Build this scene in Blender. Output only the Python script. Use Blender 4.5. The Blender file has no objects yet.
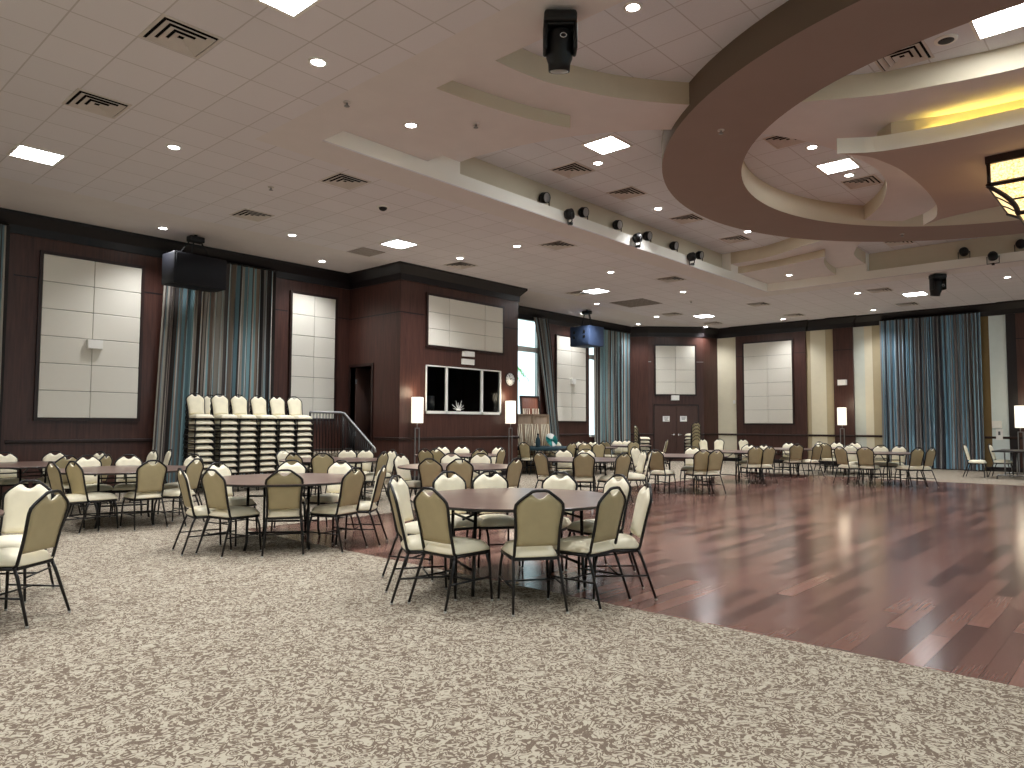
import bpy, bmesh, math, random
from mathutils import Vector, Matrix
random.seed(7)
PI = math.pi
SC = bpy.context.scene
COL = SC.collection
# ------------------------------------------------------------------ camera model (real pinhole, used to read positions off the photo)
FPX, PITCH, AZ, H, ROLL = 720.3, math.radians(3.26), math.radians(42.146), 1.45, math.radians(0.206)
_cp, _sp, _ca, _sa = math.cos(PITCH), math.sin(PITCH), math.cos(AZ), math.sin(AZ)
FW = Vector((_ca*_cp, _sa*_cp, _sp)); _rt = Vector((_sa, -_ca, 0)); _up = _rt.cross(FW)
RT = _rt*math.cos(ROLL) + _up*math.sin(ROLL); UP = -_rt*math.sin(ROLL) + _up*math.cos(ROLL)
def ray(x, y): return FW + RT*((x-512)/FPX) + UP*((384-y)/FPX)
def pz(x, y, z):
    d = ray(x, y); t = (z-H)/d.z; return Vector((d.x*t, d.y*t, z))
def pX(x, y, X):
    d = ray(x, y); t = X/d.x; return Vector((X, d.y*t, H+d.z*t))
def pY(x, y, Y):
    d = ray(x, y); t = Y/d.y; return Vector((d.x*t, Y, H+d.z*t))
cam = bpy.data.cameras.new('camera'); co = bpy.data.objects.new('camera', cam); COL.objects.link(co)
cam.sensor_width = 36; cam.lens = FPX/1024*36; cam.clip_start = .05; cam.clip_end = 500
co.matrix_world = Matrix(((RT.x, UP.x, -FW.x, 0), (RT.y, UP.y, -FW.y, 0), (RT.z, UP.z, -FW.z, H), (0, 0, 0, 1)))
SC.camera = co
vs = SC.view_settings; vs.view_transform = 'Standard'; vs.look = 'None'; vs.gamma = 1; vs.exposure = 1.58
vs.use_curve_mapping = False
# ------------------------------------------------------------------ materials
def srgb(r, g, b):
    f = lambda c: (c/255/12.92) if c/255 <= .04045 else ((c/255+.055)/1.055)**2.4
    return (f(r), f(g), f(b), 1)
class NT:
    def __init__(s, name):
        s.m = bpy.data.materials.new(name); s.m.use_nodes = True; s.t = s.m.node_tree; s.n = s.t.nodes; s.l = s.t.links
        s.b = s.n['Principled BSDF']
    def new(s, t, **k):
        n = s.n.new(t)
        for a, v in k.items(): setattr(n, a, v)
        return n
    def link(s, a, b): s.l.new(a, b)
    def coords(s, scale=(1, 1, 1), loc=(0, 0, 0), rot=(0, 0, 0), kind='Object'):
        tc = s.new('ShaderNodeTexCoord'); mp = s.new('ShaderNodeMapping')
        mp.inputs['Scale'].default_value = scale; mp.inputs['Location'].default_value = loc; mp.inputs['Rotation'].default_value = rot
        s.link(tc.outputs[kind], mp.inputs['Vector']); return mp.outputs['Vector']
    def noise(s, vec, scale, detail=2, rough=.5, dist=0):
        n = s.new('ShaderNodeTexNoise'); n.inputs['Scale'].default_value = scale; n.inputs['Detail'].default_value = detail
        n.inputs['Roughness'].default_value = rough; n.inputs['Distortion'].default_value = dist
        s.link(vec, n.inputs['Vector']); return n.outputs['Fac']
    def ramp(s, fac, stops, interp='LINEAR'):
        r = s.new('ShaderNodeValToRGB'); cr = r.color_ramp; cr.interpolation = interp
        while len(cr.elements) < len(stops): cr.elements.new(.5)
        for e, (p, c) in zip(cr.elements, stops): e.position = p; e.color = c
        s.link(fac, r.inputs['Fac']); return r.outputs['Color']
    def math(s, op, a, b=None):
        n = s.new('ShaderNodeMath', operation=op)
        for i, v in enumerate((a, b)):
            if v is None: continue
            if isinstance(v, (int, float)): n.inputs[i].default_value = v
            else: s.link(v, n.inputs[i])
        return n.outputs[0]
    def mix(s, fac, a, b, mode='MIX'):
        n = s.new('ShaderNodeMix', data_type='RGBA', blend_type=mode)
        for i, v in ((0, fac), (6, a), (7, b)):
            if isinstance(v, (int, float, tuple)): n.inputs[i].default_value = v
            else: s.link(v, n.inputs[i])
        return n.outputs[2]
    def base(s, c):
        if isinstance(c, tuple): s.b.inputs['Base Color'].default_value = c
        else: s.link(c, s.b.inputs['Base Color'])
        return s
    def set(s, rough=.5, metal=0, spec=.5, coat=0):
        s.b.inputs['Roughness'].default_value = rough; s.b.inputs['Metallic'].default_value = metal
        s.b.inputs['Specular IOR Level'].default_value = spec; s.b.inputs['Coat Weight'].default_value = coat
        return s
    def bump(s, h, strength=.2, dist=.01):
        n = s.new('ShaderNodeBump'); n.inputs['Strength'].default_value = strength; n.inputs['Distance'].default_value = dist
        s.link(h, n.inputs['Height']); s.link(n.outputs[0], s.b.inputs['Normal']); return s
    def emit(s, c, st):
        s.b.inputs['Emission Color'].default_value = c; s.b.inputs['Emission Strength'].default_value = st; return s
def plain(name, c, rough=.5, metal=0, spec=.5, var=.06, scale=6):
    n = NT(name); v = n.coords(); f = n.noise(v, scale, 3)
    d = tuple(x*(1-var) for x in c[:3])+(1,); l = tuple(min(1, x*(1+var)) for x in c[:3])+(1,)
    n.base(n.ramp(f, [(.3, d), (.7, l)])).set(rough, metal, spec); return n.m
def emissive(name, c, st):
    n = NT(name); n.base((.9, .9, .9, 1)).set(.5).emit(c, st); return n.m
M = {}
# carpet: cream scrolls on brown
n = NT('carpet'); v = n.coords()
w = n.noise(v, 5.0, 1.5, .5, 1.2); s1 = n.math('SINE', n.math('MULTIPLY', w, 46.0))
w2 = n.noise(v, 13.5, 1, .5, 2.0); s2 = n.math('SINE', n.math('MULTIPLY', w2, 24.0))
mk = n.math('ADD', n.math('MULTIPLY', s1, .55), n.math('MULTIPLY', s2, .75))
sc = n.ramp(n.math('ADD', n.math('MULTIPLY', mk, .42), .47), [(.42, srgb(93, 77, 63)), (.53, srgb(178, 170, 152))])
fib = n.noise(v, 260, 1)
n.base(n.mix(.18, sc, n.ramp(fib, [(.3, srgb(110, 95, 82)), (.7, srgb(214, 204, 190))]))).set(.95, 0, .1).bump(fib, .25, .004); M['carpet'] = n.m
# dance floor planks
n = NT('wood_floor'); v = n.coords()
br = n.new('ShaderNodeTexBrick'); n.link(v, br.inputs['Vector'])
br.offset = .37; br.squash = 1; br.inputs['Scale'].default_value = 1; br.inputs['Brick Width'].default_value = 1.25; br.inputs['Row Height'].default_value = .142
br.inputs['Mortar Size'].default_value = .0022; br.inputs['Mortar Smooth'].default_value = .3; br.inputs['Bias'].default_value = 0
br.inputs['Color1'].default_value = srgb(150, 110, 98); br.inputs['Color2'].default_value = srgb(92, 64, 58); br.inputs['Mortar'].default_value = srgb(40, 24, 22)
v2 = n.coords((.8, 22, 1)); g = n.noise(v2, 3.2, 4, .6, .3)
n.base(n.mix(.45, br.outputs['Color'], n.ramp(g, [(.3, (.7, .68, .66, 1)), (.7, (1, 1, 1, 1))]), 'MULTIPLY')).set(.2, 0, .45, .1)
n.b.inputs['Coat Roughness'].default_value = .12
n.bump(n.math('MULTIPLY', br.outputs['Fac'], -1.0), .12, .002); M['wood_floor'] = n.m
def wood(name, c1, c2, rough=.4, sc_=(9, 9, .5), spec=.4):
    n = NT(name); v = n.coords(sc_); g = n.noise(v, 2.6, 5, .62, .5)
    n.base(n.ramp(g, [(.25, c1), (.75, c2)])).set(rough, 0, spec).bump(g, .05, .002); return n.m
M['wall_wood'] = wood('dark_wall_wood', srgb(52, 31, 27), srgb(84, 53, 45), .38)
M['crown'] = wood('crown_wood', srgb(16, 11, 14), srgb(27, 18, 20), .45)
M['door_wood'] = wood('door_wood', srgb(66, 46, 41), srgb(82, 58, 51), .45)
M['frame_wood'] = wood('frame_wood', srgb(34, 20, 18), srgb(50, 31, 27), .4)
M['table_wood'] = wood('folded_table_wood', srgb(140, 116, 94), srgb(170, 146, 120), .5)
M['table_red'] = wood('folded_table_red', srgb(120, 70, 50), srgb(160, 98, 74), .45)
def tile(name, ox, oy, p, c, m):
    n = NT(name); v = n.coords((1, 1, 1), (-ox, -oy, 0)); br = n.new('ShaderNodeTexBrick'); n.link(v, br.inputs['Vector'])
    br.offset = 0; br.inputs['Scale'].default_value = 1; br.inputs['Brick Width'].default_value = p; br.inputs['Row Height'].default_value = p
    br.inputs['Mortar Size'].default_value = .009; br.inputs['Mortar Smooth'].default_value = .2
    br.inputs['Color1'].default_value = c; br.inputs['Color2'].default_value = tuple(x*.95 for x in c[:3])+(1,); br.inputs['Mortar'].default_value = m
    f = n.noise(v, 120, 2); n.base(n.mix(.12, br.outputs['Color'], n.ramp(f, [(.4, m), (.6, c)]))).set(.9, 0, .2)
    n.bump(br.outputs['Fac'], .25, -.008); return n.m
TP = .632
M['tile_low'] = tile('ceiling_tile', 4.69, 5.95, TP, srgb(230, 226, 230), srgb(196, 190, 190))
M['tile_high'] = tile('raised_ceiling_tile', 7.22, 4.66, TP, srgb(228, 230, 236), srgb(192, 190, 194))
M['drywall'] = plain('tan_ceiling_paint', srgb(224, 218, 217), .85, 0, .2, .02, 3)
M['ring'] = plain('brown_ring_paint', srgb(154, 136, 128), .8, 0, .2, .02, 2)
M['cream_paint'] = plain('cream_cove_paint', srgb(214, 203, 182), .8, 0, .2, .02, 2)
M['slab'] = plain('brown_slab_paint', srgb(186, 170, 162), .8, 0, .2, .02, 2)
M['ring_side_shaded'] = plain('shaded_ring_side', srgb(116, 102, 90), .8, 0, .2, .02, 2)  # shade on the ring's outer face, painted in as a darker colour
M['band'] = plain('tan_band_paint', srgb(208, 196, 174), .8, 0, .2, .02, 2)
M['lit_paint'] = plain('lit_white_cove', srgb(246, 243, 234), .8, 0, .2, .01, 2)  # cove cream raised to white, the light on it put into the colour
M['wallpaper_cream'] = plain('cream_wallpaper', srgb(222, 214, 190), .8, 0, .2, .02)
M['wallpaper_tan'] = plain('tan_wallpaper', srgb(182, 168, 138), .8, 0, .2, .02)
M['wallpaper_grey'] = plain('pale_grey_wallpaper', srgb(206, 210, 200), .8, 0, .2, .02)
M['wallpaper_olive'] = plain('olive_wallpaper', srgb(118, 98, 66), .8, 0, .2, .03)
M['wallpaper_blue'] = plain('pale_blue_wallpaper', srgb(216, 226, 224), .8, 0, .2, .02)
n = NT('panel_fabric'); v = n.coords(); f = n.noise(v, 180, 2)
n.base(n.ramp(f, [(.3, srgb(214, 209, 198)), (.7, srgb(232, 228, 217))])).set(.95, 0, .1).bump(f, .15, .003); M['fabric'] = n.m
M['vinyl'] = plain('cream_vinyl', srgb(243, 235, 210), .42, 0, .45, .04, 9)
M['vinyl_back_shaded'] = plain('shaded_tan_vinyl_back', srgb(176, 162, 126), .5, 0, .4, .05, 9)  # tan back vinyl, with the shade on chair backs put into it
M['black_metal'] = plain('black_metal', srgb(26, 24, 24), .35, .3, .5, .1)
M['glide'] = plain('grey_glide', srgb(180, 178, 172), .4, 0, .5)
n = NT('laminate'); v = n.coords((1, 1, 1)); g = n.noise(v, 3, 5, .6)
n.base(n.ramp(g, [(.3, srgb(104, 82, 74)), (.7, srgb(124, 100, 90))])).set(.28, 0, .5); M['laminate'] = n.m
M['edge'] = plain('black_edge', srgb(30, 26, 25), .5)
M['black'] = plain('matte_black', srgb(16, 15, 17), .5, 0, .4, .1)
M['speaker'] = plain('speaker_black', srgb(14, 15, 23), .6, 0, .3, .08)
M['speaker_blue'] = plain('speaker_blue', srgb(58, 74, 104), .6, 0, .3, .06)
M['white_plastic'] = plain('white_plastic', srgb(236, 234, 228), .45, 0, .5, .02)
M['paper'] = plain('white_paper', srgb(238, 238, 236), .8, 0, .2, .02)
M['ink'] = plain('grey_ink', srgb(92, 92, 96), .8, 0, .1)
M['chrome'] = plain('chrome', srgb(205, 205, 205), .22, 1, .5, .03)
M['steel'] = plain('brushed_steel', srgb(150, 150, 150), .4, .8, .5, .05)
M['white_frame'] = plain('white_window_frame', srgb(228, 228, 224), .5, 0, .4, .02)
M['vent'] = plain('vent_metal', srgb(206, 198, 192), .6, 0, .3, .03)
M['vent_dark'] = plain('vent_dark', srgb(20, 17, 17), .9, 0, .1)
M['grille'] = plain('return_grille', srgb(112, 100, 94), .8, 0, .2, .06, 30)
M['teal'] = plain('teal_cloth', srgb(36, 128, 124), .7, 0, .2, .1)
M['teal_dark'] = plain('dark_blue_cloth', srgb(38, 58, 66), .8, 0, .2, .1)
M['leaf'] = plain('palm_leaf', srgb(128, 206, 96), .6, 0, .3, .2)
M['bark'] = plain('palm_bark', srgb(120, 100, 80), .9, 0, .1, .2)
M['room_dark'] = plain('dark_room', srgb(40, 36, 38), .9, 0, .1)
M['lens_grey'] = plain('grey_lens', srgb(165, 160, 158), .3, 0, .6)
M['monitor'] = plain('monitor_grey', srgb(70, 72, 84), .3, 0, .5)
n = NT('window_glass'); n.base((1, 1, 1, 1)).set(.02, 0, .5); n.b.inputs['Transmission Weight'].default_value = 1; n.b.inputs['IOR'].default_value = 1.02; M['glass'] = n.m
n = NT('booth_glass'); n.base((.85, .9, .95, 1)).set(.03, 0, .6); n.b.inputs['Transmission Weight'].default_value = 1; n.b.inputs['IOR'].default_value = 1.15; M['booth_glass'] = n.m
M['panel_light'] = emissive('light_panel', (.93, .98, 1, 1), 11)
M['down_light'] = emissive('downlight_lens', (1, .97, .92, 1), 14)
M['lamp_shade'] = emissive('lamp_shade', (1, .92, .72, 1), .36)
M['led_soft'] = emissive('soft_led_strip', (1, .86, .55, 1), 3)
M['led'] = emissive('led_strip', (1, .80, .16, 1), 10)
n = NT('amber_glass'); v = n.coords(); f = n.noise(v, 28, 3, .7)
c = n.ramp(f, [(.35, srgb(222, 168, 82)), (.65, srgb(255, 238, 190))]); n.base(c).set(.4); n.link(c, n.b.inputs['Emission Color']); n.b.inputs['Emission Strength'].default_value = .6; M['amber'] = n.m
def curtain_mat(name, pal, N):
    n = NT(name); tc = n.new('ShaderNodeTexCoord'); sp = n.new('ShaderNodeSeparateXYZ'); n.link(tc.outputs['UV'], sp.inputs[0])
    wn = n.new('ShaderNodeTexWhiteNoise', noise_dimensions='1D'); n.link(n.math('FLOOR', n.math('MULTIPLY', sp.outputs[0], N)), wn.inputs['W'])
    st = [(i/len(pal), p) for i, p in enumerate(pal)]
    n.base(n.ramp(wn.outputs['Value'], st, 'CONSTANT')).set(.6, 0, .3); n.b.inputs['Sheen Weight'].default_value = .2; return n.m
PAL = [srgb(128, 122, 118), srgb(60, 54, 52), srgb(158, 152, 144), srgb(140, 176, 184), srgb(44, 40, 40), srgb(150, 178, 184), srgb(120, 104, 94), srgb(166, 160, 150), srgb(58, 46, 44), srgb(140, 124, 110), srgb(112, 144, 154), srgb(90, 82, 80), srgb(176, 168, 158)]
PALB = [srgb(146, 184, 204), srgb(118, 112, 112), srgb(116, 158, 182), srgb(54, 52, 58), srgb(166, 198, 214), srgb(134, 126, 122), srgb(84, 104, 118), srgb(156, 158, 158), srgb(74, 72, 76)]
M['curtain'] = curtain_mat('striped_curtain', PAL, 110); M['curtain_blue'] = curtain_mat('blue_striped_curtain', PALB, 190)
# ------------------------------------------------------------------ mesh helpers
class MB:
    def __init__(s): s.v = []; s.f = []; s.mi = []; s.sm = []; s.uv = None
    def add(s, v, f, mi=0, sm=False):
        o = len(s.v); s.v += [tuple(p) for p in v]; s.f += [tuple(i+o for i in q) for q in f]; s.mi += [mi]*len(f); s.sm += [sm]*len(f); return s
    def box(s, a, b, mi=0):
        (x0, y0, z0), (x1, y1, z1) = [tuple(map(min, a, b)), tuple(map(max, a, b))]
        return s.add([(x0, y0, z0), (x1, y0, z0), (x1, y1, z0), (x0, y1, z0), (x0, y0, z1), (x1, y0, z1), (x1, y1, z1), (x0, y1, z1)],
                     [(0, 3, 2, 1), (4, 5, 6, 7), (0, 1, 5, 4), (1, 2, 6, 5), (2, 3, 7, 6), (3, 0, 4, 7)], mi)
    def rbox(s, a, b, r=.01, seg=2, mi=0, sm=True):
        bm = bmesh.new(); bmesh.ops.create_cube(bm, size=1)
        for v in bm.verts: v.co = Vector([(a[i]+b[i])/2 + v.co[i]*abs(b[i]-a[i]) for i in range(3)])
        bmesh.ops.bevel(bm, geom=list(bm.edges), offset=r, segments=seg, affect='EDGES', profile=.5)
        s.bm(bm, mi, sm); return s
    def bm(s, bm, mi=0, sm=False):
        bm.verts.index_update(); s.add([v.co[:] for v in bm.verts], [[v.index for v in f.verts] for f in bm.faces], mi, sm); bm.free()
    def prism(s, poly, z0, z1, mi=0, mi_side=None):
        k = len(poly); A = sum(poly[i][0]*poly[(i+1) % k][1]-poly[(i+1) % k][0]*poly[i][1] for i in range(k))
        if A < 0: poly = poly[::-1]
        v = [(x, y, z0) for x, y in poly]+[(x, y, z1) for x, y in poly]
        s.add(v, [tuple(range(k))[::-1], tuple(range(k, 2*k))], mi)
        o = len(s.v)-2*k; s.f += [(o+i, o+(i+1) % k, o+k+(i+1) % k, o+k+i) for i in range(k)]
        s.mi += [mi if mi_side is None else mi_side]*k; s.sm += [False]*k; return s
    def tube(s, pts, r, n=8, closed=False, mi=0, caps=True):
        pts = [Vector(p) for p in pts]; k = len(pts); rings = []; up = None
        rr = r if isinstance(r, (list, tuple)) else [r]*k
        for i, p in enumerate(pts):
            a = pts[(i-1) % k] if (i > 0 or closed) else p; b = pts[(i+1) % k] if (i < k-1 or closed) else p
            t = (b-a).normalized()
            if up is None: up = Vector((0, 0, 1)) if abs(t.z) < .9 else Vector((1, 0, 0))
            u = (up - t*up.dot(t))
            if u.length < 1e-4: u = t.orthogonal()
            u.normalize(); w = t.cross(u); up = u
            rings.append([p + (u*math.cos(2*PI*j/n)+w*math.sin(2*PI*j/n))*rr[i] for j in range(n)])
        v = [q for g in rings for q in g]; f = []
        for i in range(k if closed else k-1):
            for j in range(n):
                a, b = i*n, ((i+1) % k)*n; f.append((a+j, a+(j+1) % n, b+(j+1) % n, b+j))
        if caps and not closed: f += [tuple(range(n))[::-1], tuple(range((k-1)*n, k*n))]
        return s.add(v, f, mi, True)
    def lathe(s, prof, n=24, c=(0, 0, 0), mi=0, sm=True, M4=None):
        v = []; f = []
        for r, z in prof:
            for j in range(n): v.append(Vector((r*math.cos(2*PI*j/n), r*math.sin(2*PI*j/n), z)))
        for i in range(len(prof)-1):
            for j in range(n): f.append((i*n+j, i*n+(j+1) % n, (i+1)*n+(j+1) % n, (i+1)*n+j))
        if prof[0][0] > 1e-5: f.append(tuple(range(n))[::-1])
        if prof[-1][0] > 1e-5: f.append(tuple(range((len(prof)-1)*n, len(prof)*n)))
        v = [((M4 @ p) if M4 else p) + Vector(c) for p in v]
        return s.add(v, f, mi, sm)
    def build(s, name, mats, parent=None, kind=None):
        me = bpy.data.meshes.new(name); me.from_pydata(s.v, [], s.f)
        for m in (mats if isinstance(mats, (list, tuple)) else [mats]): me.materials.append(m)
        me.polygons.foreach_set('material_index', s.mi); me.polygons.foreach_set('use_smooth', s.sm); 
        if s.uv:
            l = me.uv_layers.new(name='UVMap')
            for i, lp in enumerate(me.loops): l.data[i].uv = s.uv[lp.vertex_index]
        me.update(); o = bpy.data.objects.new(name, me); COL.objects.link(o)
        if parent: o.parent = parent
        if kind: o['kind'] = kind
        return o
def struct(mb, name, m): return mb.build(name, m, None, 'structure')
def tag(o, label, cat, group=None):
    o['label'] = label; o['category'] = cat
    if group: o['group'] = group
    return o
def thing(name, label, cat, loc=(0, 0, 0), rz=0, group=None):
    o = bpy.data.objects.new(name, None); o.empty_display_size = .1; COL.objects.link(o); o.location = loc; o.rotation_euler = (0, 0, rz)
    return tag(o, label, cat, group)
CH = {}
def kids(o):
    if o.name not in CH: CH[o.name] = list(o.children)
    return CH[o.name]
def dup(root, loc, rz, label, group=None, deep=True):
    r = root.copy(); COL.objects.link(r); r.location = loc; r.rotation_euler = (0, 0, rz); r['label'] = label
    if group: r['group'] = group
    for c in kids(root):
        k = c.copy(); COL.objects.link(k); k.parent = r
        if deep:
            for g in kids(c):
                q = g.copy(); COL.objects.link(q); q.parent = k
    return r
# ------------------------------------------------------------------ dimensions
Z0, Z1, ZL1, ZL2, ZR = 5.5, 6.27, 5.95, 5.76, 5.83
YL, XR = 16.29, 28.1
XN, XF, YT, YB = 5.65, 21.25, 8.8, -7.0
XMIN, YMIN = -4.0, -12.0
BX0, BX1, BY = 11.42, 15.85, 14.11
RC = (13.72, .9)
# ------------------------------------------------------------------ floor
XW, YW, XW2 = 4.955, 9.5, 21.75
YE = -8.0
f = MB()
for a, b in (((XMIN-1, YMIN), (XW, YL+.2)), ((XW, YW), (XR+.3, YL+.2)), ((XW2, YMIN), (XR+.3, YW)), ((XW, YMIN), (XW2, YE))):
    f.box((a[0], a[1], -.1), (b[0], b[1], 0), 0)
f.box((XW, YE, -.1), (XW2, YW, -.004), 1)
struct(f, 'floor', [M['carpet'], M['wood_floor']])
# ------------------------------------------------------------------ low ceiling around the tray
c = MB()
BD = .67   # plain border around the tray
XO, XP, YO, YP = XN-BD, XF+BD, YT+BD, YB-BD
PW = 2.2   # plain strip along the left wall
c.box((XMIN, YMIN, Z0), (XO, YL-PW, Z0+.02), 0); c.box((XP, YMIN, Z0), (XR, YL-PW, Z0+.02), 0)
c.box((XO, YO, Z0), (XP, YL-PW, Z0+.02), 0); c.box((XO, YMIN, Z0), (XP, YP, Z0+.02), 0)
for a, b in (((XO, YP), (XN, YO)), ((XF, YP), (XP, YO)), ((XN, YT), (XF, YO)), ((XN, YP), (XF, YB)), ((XMIN, YL-PW), (XR, YL))):
    c.box((a[0], a[1], Z0), (b[0], b[1], Z0+.02), 1)
c.box((XN-.4, YB-.4, Z1), (XF+.4, YT+.4, Z1+.02), 2)
struct(c, 'ceiling', [M['tile_low'], M['drywall'], M['tile_high']])
# fascia with ledge and the wall set back behind it
LZ = 5.745
f = MB()
f.box((XN-.3, YT, Z0+.02), (XF+.3, YT+.04, LZ)); f.box((XN-.3, YT+.04, LZ-.03), (XF+.3, YT+.3, LZ)); f.box((XN-.34, YT+.27, LZ), (XF+.34, YT+.31, Z1), 1)
f.box((XN-.3, YB-.04, Z0+.02), (XF+.3, YB, LZ)); f.box((XN-.3, YB-.3, LZ-.03), (XF+.3, YB-.04, LZ)); f.box((XN-.34, YB-.31, LZ), (XF+.34, YB-.27, Z1), 1)
f.box((XF, YB, Z0+.02), (XF+.04, YT, LZ)); f.box((XF+.04, YB-.3, LZ-.03), (XF+.3, YT+.3, LZ)); f.box((XF+.24, YB-.3, LZ), (XF+.28, YT+.3, Z1), 1)
f.box((XN-.04, YB, Z0+.02), (XN, YT, LZ)); f.box((XN-.3, YB-.3, LZ-.03), (XN-.04, YT+.3, LZ)); f.box((XN-.28, YB-.3, LZ), (XN-.24, YT+.3, Z1), 1)
# the corner blocks, where the ledge is closed
for sx, ex in ((XN-.24, 8.38), (18.8, XF+.24)):
    f.box((sx, YT+.001, LZ-.02), (ex, YT+.29, Z1-.002)); f.box((sx, YB-.001, LZ-.02), (ex, YB-.29, Z1-.002))
for sx, ex in ((XN-.001, XN-.26), (XF+.001, XF+.26)):
    f.box((sx, 5.98, LZ-.02), (ex, YT+.2, Z1-.002)); f.box((sx, YB-.2, LZ-.02), (ex, -4.18, Z1-.002))
struct(f, 'trim_1', [M['lit_paint'], M['cream_paint']])
# star shaped soffit, first step
def spline(pts, k=5):
    out = []
    P = [Vector((p[0], p[1], 0)) for p in pts]
    for i in range(len(P)-1):
        a = P[max(i-1, 0)]; b = P[i]; c_ = P[i+1]; d = P[min(i+2, len(P)-1)]
        for j in range(k):
            t = j/k; q = .5*((2*b)+(c_-a)*t+(2*a-5*b+4*c_-d)*t*t+(3*b-a-3*c_+d)*t**3); out.append((q.x, q.y))
    out.append((P[-1].x, P[-1].y)); return out
Wl = [(5.65, 6.0), (6.29, 5.98), (6.65, 5.95), (7.13, 5.86), (7.57, 5.69), (8.14, 5.42), (8.94, 4.83), (9.6, 4.1), (10.09, 3.33), (10.45, 2.68), (10.62, 2.11), (10.78, 1.4), (10.82, .9)]
Wl = spline(Wl, 4)
mY = lambda P: [(x, 1.8-y) for x, y in P]
mX = lambda P, s=27.0: [(s-x, y) for x, y in P]
WEST = Wl + mY(Wl)[::-1][1:]
Nl = spline([(8.38, 8.8), (8.38, 8.48), (8.46, 7.8), (8.68, 6.97), (8.91, 6.41), (9.15, 6.0), (9.5, 5.5), (10.4, 4.62), (11.4, 4.05), (12.53, 3.72), (13.37, 3.59), (14.08, 3.62), (14.57, 3.71), (15.55, 4.04), (16.39, 4.52), (17.2, 5.2), (17.78, 5.94), (18.13, 6.65), (18.52, 7.36), (18.76, 8.03), (18.79, 8.8)], 4)
EAST = mX(WEST, 26.9)
L1 = [(XN, YT)] + Nl + [(XF, YT)] + EAST + [(XF, YB)] + mY(Nl)[::-1] + [(XN, YB)] + WEST[::-1]
struct(MB().prism(L1, ZL1, Z1, 0, 1), 'trim_2', [M['drywall'], M['band']])
# corner leaves, second step
leaf = [(XN, YT)] + spline([(7.65, 8.8), (7.63, 8.48), (7.71, 7.99), (7.79, 7.51), (7.92, 7.0), (8.05, 6.57), (8.15, 6.25)], 3) + spline([(8.15, 6.25), (7.6, 6.47), (7.1, 6.6), (6.6, 6.7), (6.2, 6.76), (XN, 6.8)], 3)[1:]
for k, P in enumerate((leaf, mX(leaf, 26.9), mY(leaf), mY(mX(leaf, 26.9)))):
    struct(MB().prism(P, ZL2, ZL1-.001, 0, 1), 'trim_%d' % (3+k), [M['drywall'], M['band']])
# ring
r = MB(); NR = 128; ri, ro = 4.81, 6.13
v = []; fc = []
for j in range(NR):
    a = 2*PI*j/NR
    for rr, z in ((ri, ZR), (ro, ZR), (ro, Z1), (ri, Z1)): v.append((RC[0]+rr*math.cos(a), RC[1]+rr*math.sin(a), z))
for j in range(NR):
    a, b = j*4, ((j+1) % NR)*4
    r.f += [(a+1, a, b, b+1)]; r.mi += [0]; r.sm += [False]
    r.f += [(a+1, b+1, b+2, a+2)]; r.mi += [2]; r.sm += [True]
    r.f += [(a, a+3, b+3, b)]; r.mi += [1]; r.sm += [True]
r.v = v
struct(r, 'trim_7', [M['ring'], M['cream_paint'], M['ring_side_shaded']])
# centre slab with lit cove, and the core it hangs from
sl = spline([(11.12, 3.5), (11.42, 3.07), (11.55, 2.62), (11.64, 2.13), (11.69, 1.4), (11.70, .9)], 4)
sW = sl + mY(sl)[::-1][1:]
cx, cy = RC
rot90 = lambda P: [(cx+(y-cy), cy-(x-cx)) for x, y in P]     # quarter turn clockwise
def star(Wp):
    W_ = Wp[::-1]; out = []
    for k in range(4):
        out += W_[:-1] if k < 4 else W_
        W_ = rot90(W_)
    return out
S8 = star(sW); m8 = MB().prism(S8, 5.535, 5.70, 0, 1)
S9 = [(cx+(x-cx)*.985, cy+(y-cy)*.985) for x, y in S8]; k8 = len(S8)
vv = [(x, y, z) for P, z in ((S8, 5.70), (S8, 5.77), (S9, 5.77), (S9, 5.70)) for x, y in P]
ff = [(r_*k8+i, r_*k8+(i+1) % k8, (r_+1)*k8+(i+1) % k8, (r_+1)*k8+i) for r_ in range(3) for i in range(k8)]
m8.add(vv, ff, 1); struct(m8, 'trim_8', [M['slab'], M['lit_paint']])
cl = spline([(11.50, 2.85), (11.73, 2.24), (11.82, 1.78), (11.86, 1.3), (11.87, .9)], 4)
cW = cl + mY(cl)[::-1][1:]
st = []
W_ = cW[::-1]
for k in range(4): st += W_; W_ = rot90(W_)
struct(MB().prism(st, 5.69, ZL1+.002), 'trim_9', M['cream_paint'])
def offs(P, d):
    return [(x+d*((cx-x)/math.hypot(cx-x, cy-y)), y+d*((cy-y)/math.hypot(cx-x, cy-y))) for x, y in P]
led = [(x-.02, y, 5.713) for x, y in cW[3:-3]]
lab = ['facing the light panel side', 'over the chandelier corner', 'on the hidden side', 'on the hidden far side']
led2 = [(x, y, 5.713) for x, y in rot90([(x-.035, y) for x, y in cW[6:-6]])]
tag(MB().tube(led2, .012, 6).build('light_strip', M['led_soft']), 'soft white light strip in the cove of the chandelier slab, side toward the left wall', 'light strip')
tag(MB().tube(led, .012, 6).build('light_strip', M['led']), 'yellow light strip glowing in the cove above the chandelier slab, near side', 'light strip')
# ------------------------------------------------------------------ walls
WZ = Z0+.02
def wallbox(mb, a, b, mi=0): mb.box(a, b, mi)
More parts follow.
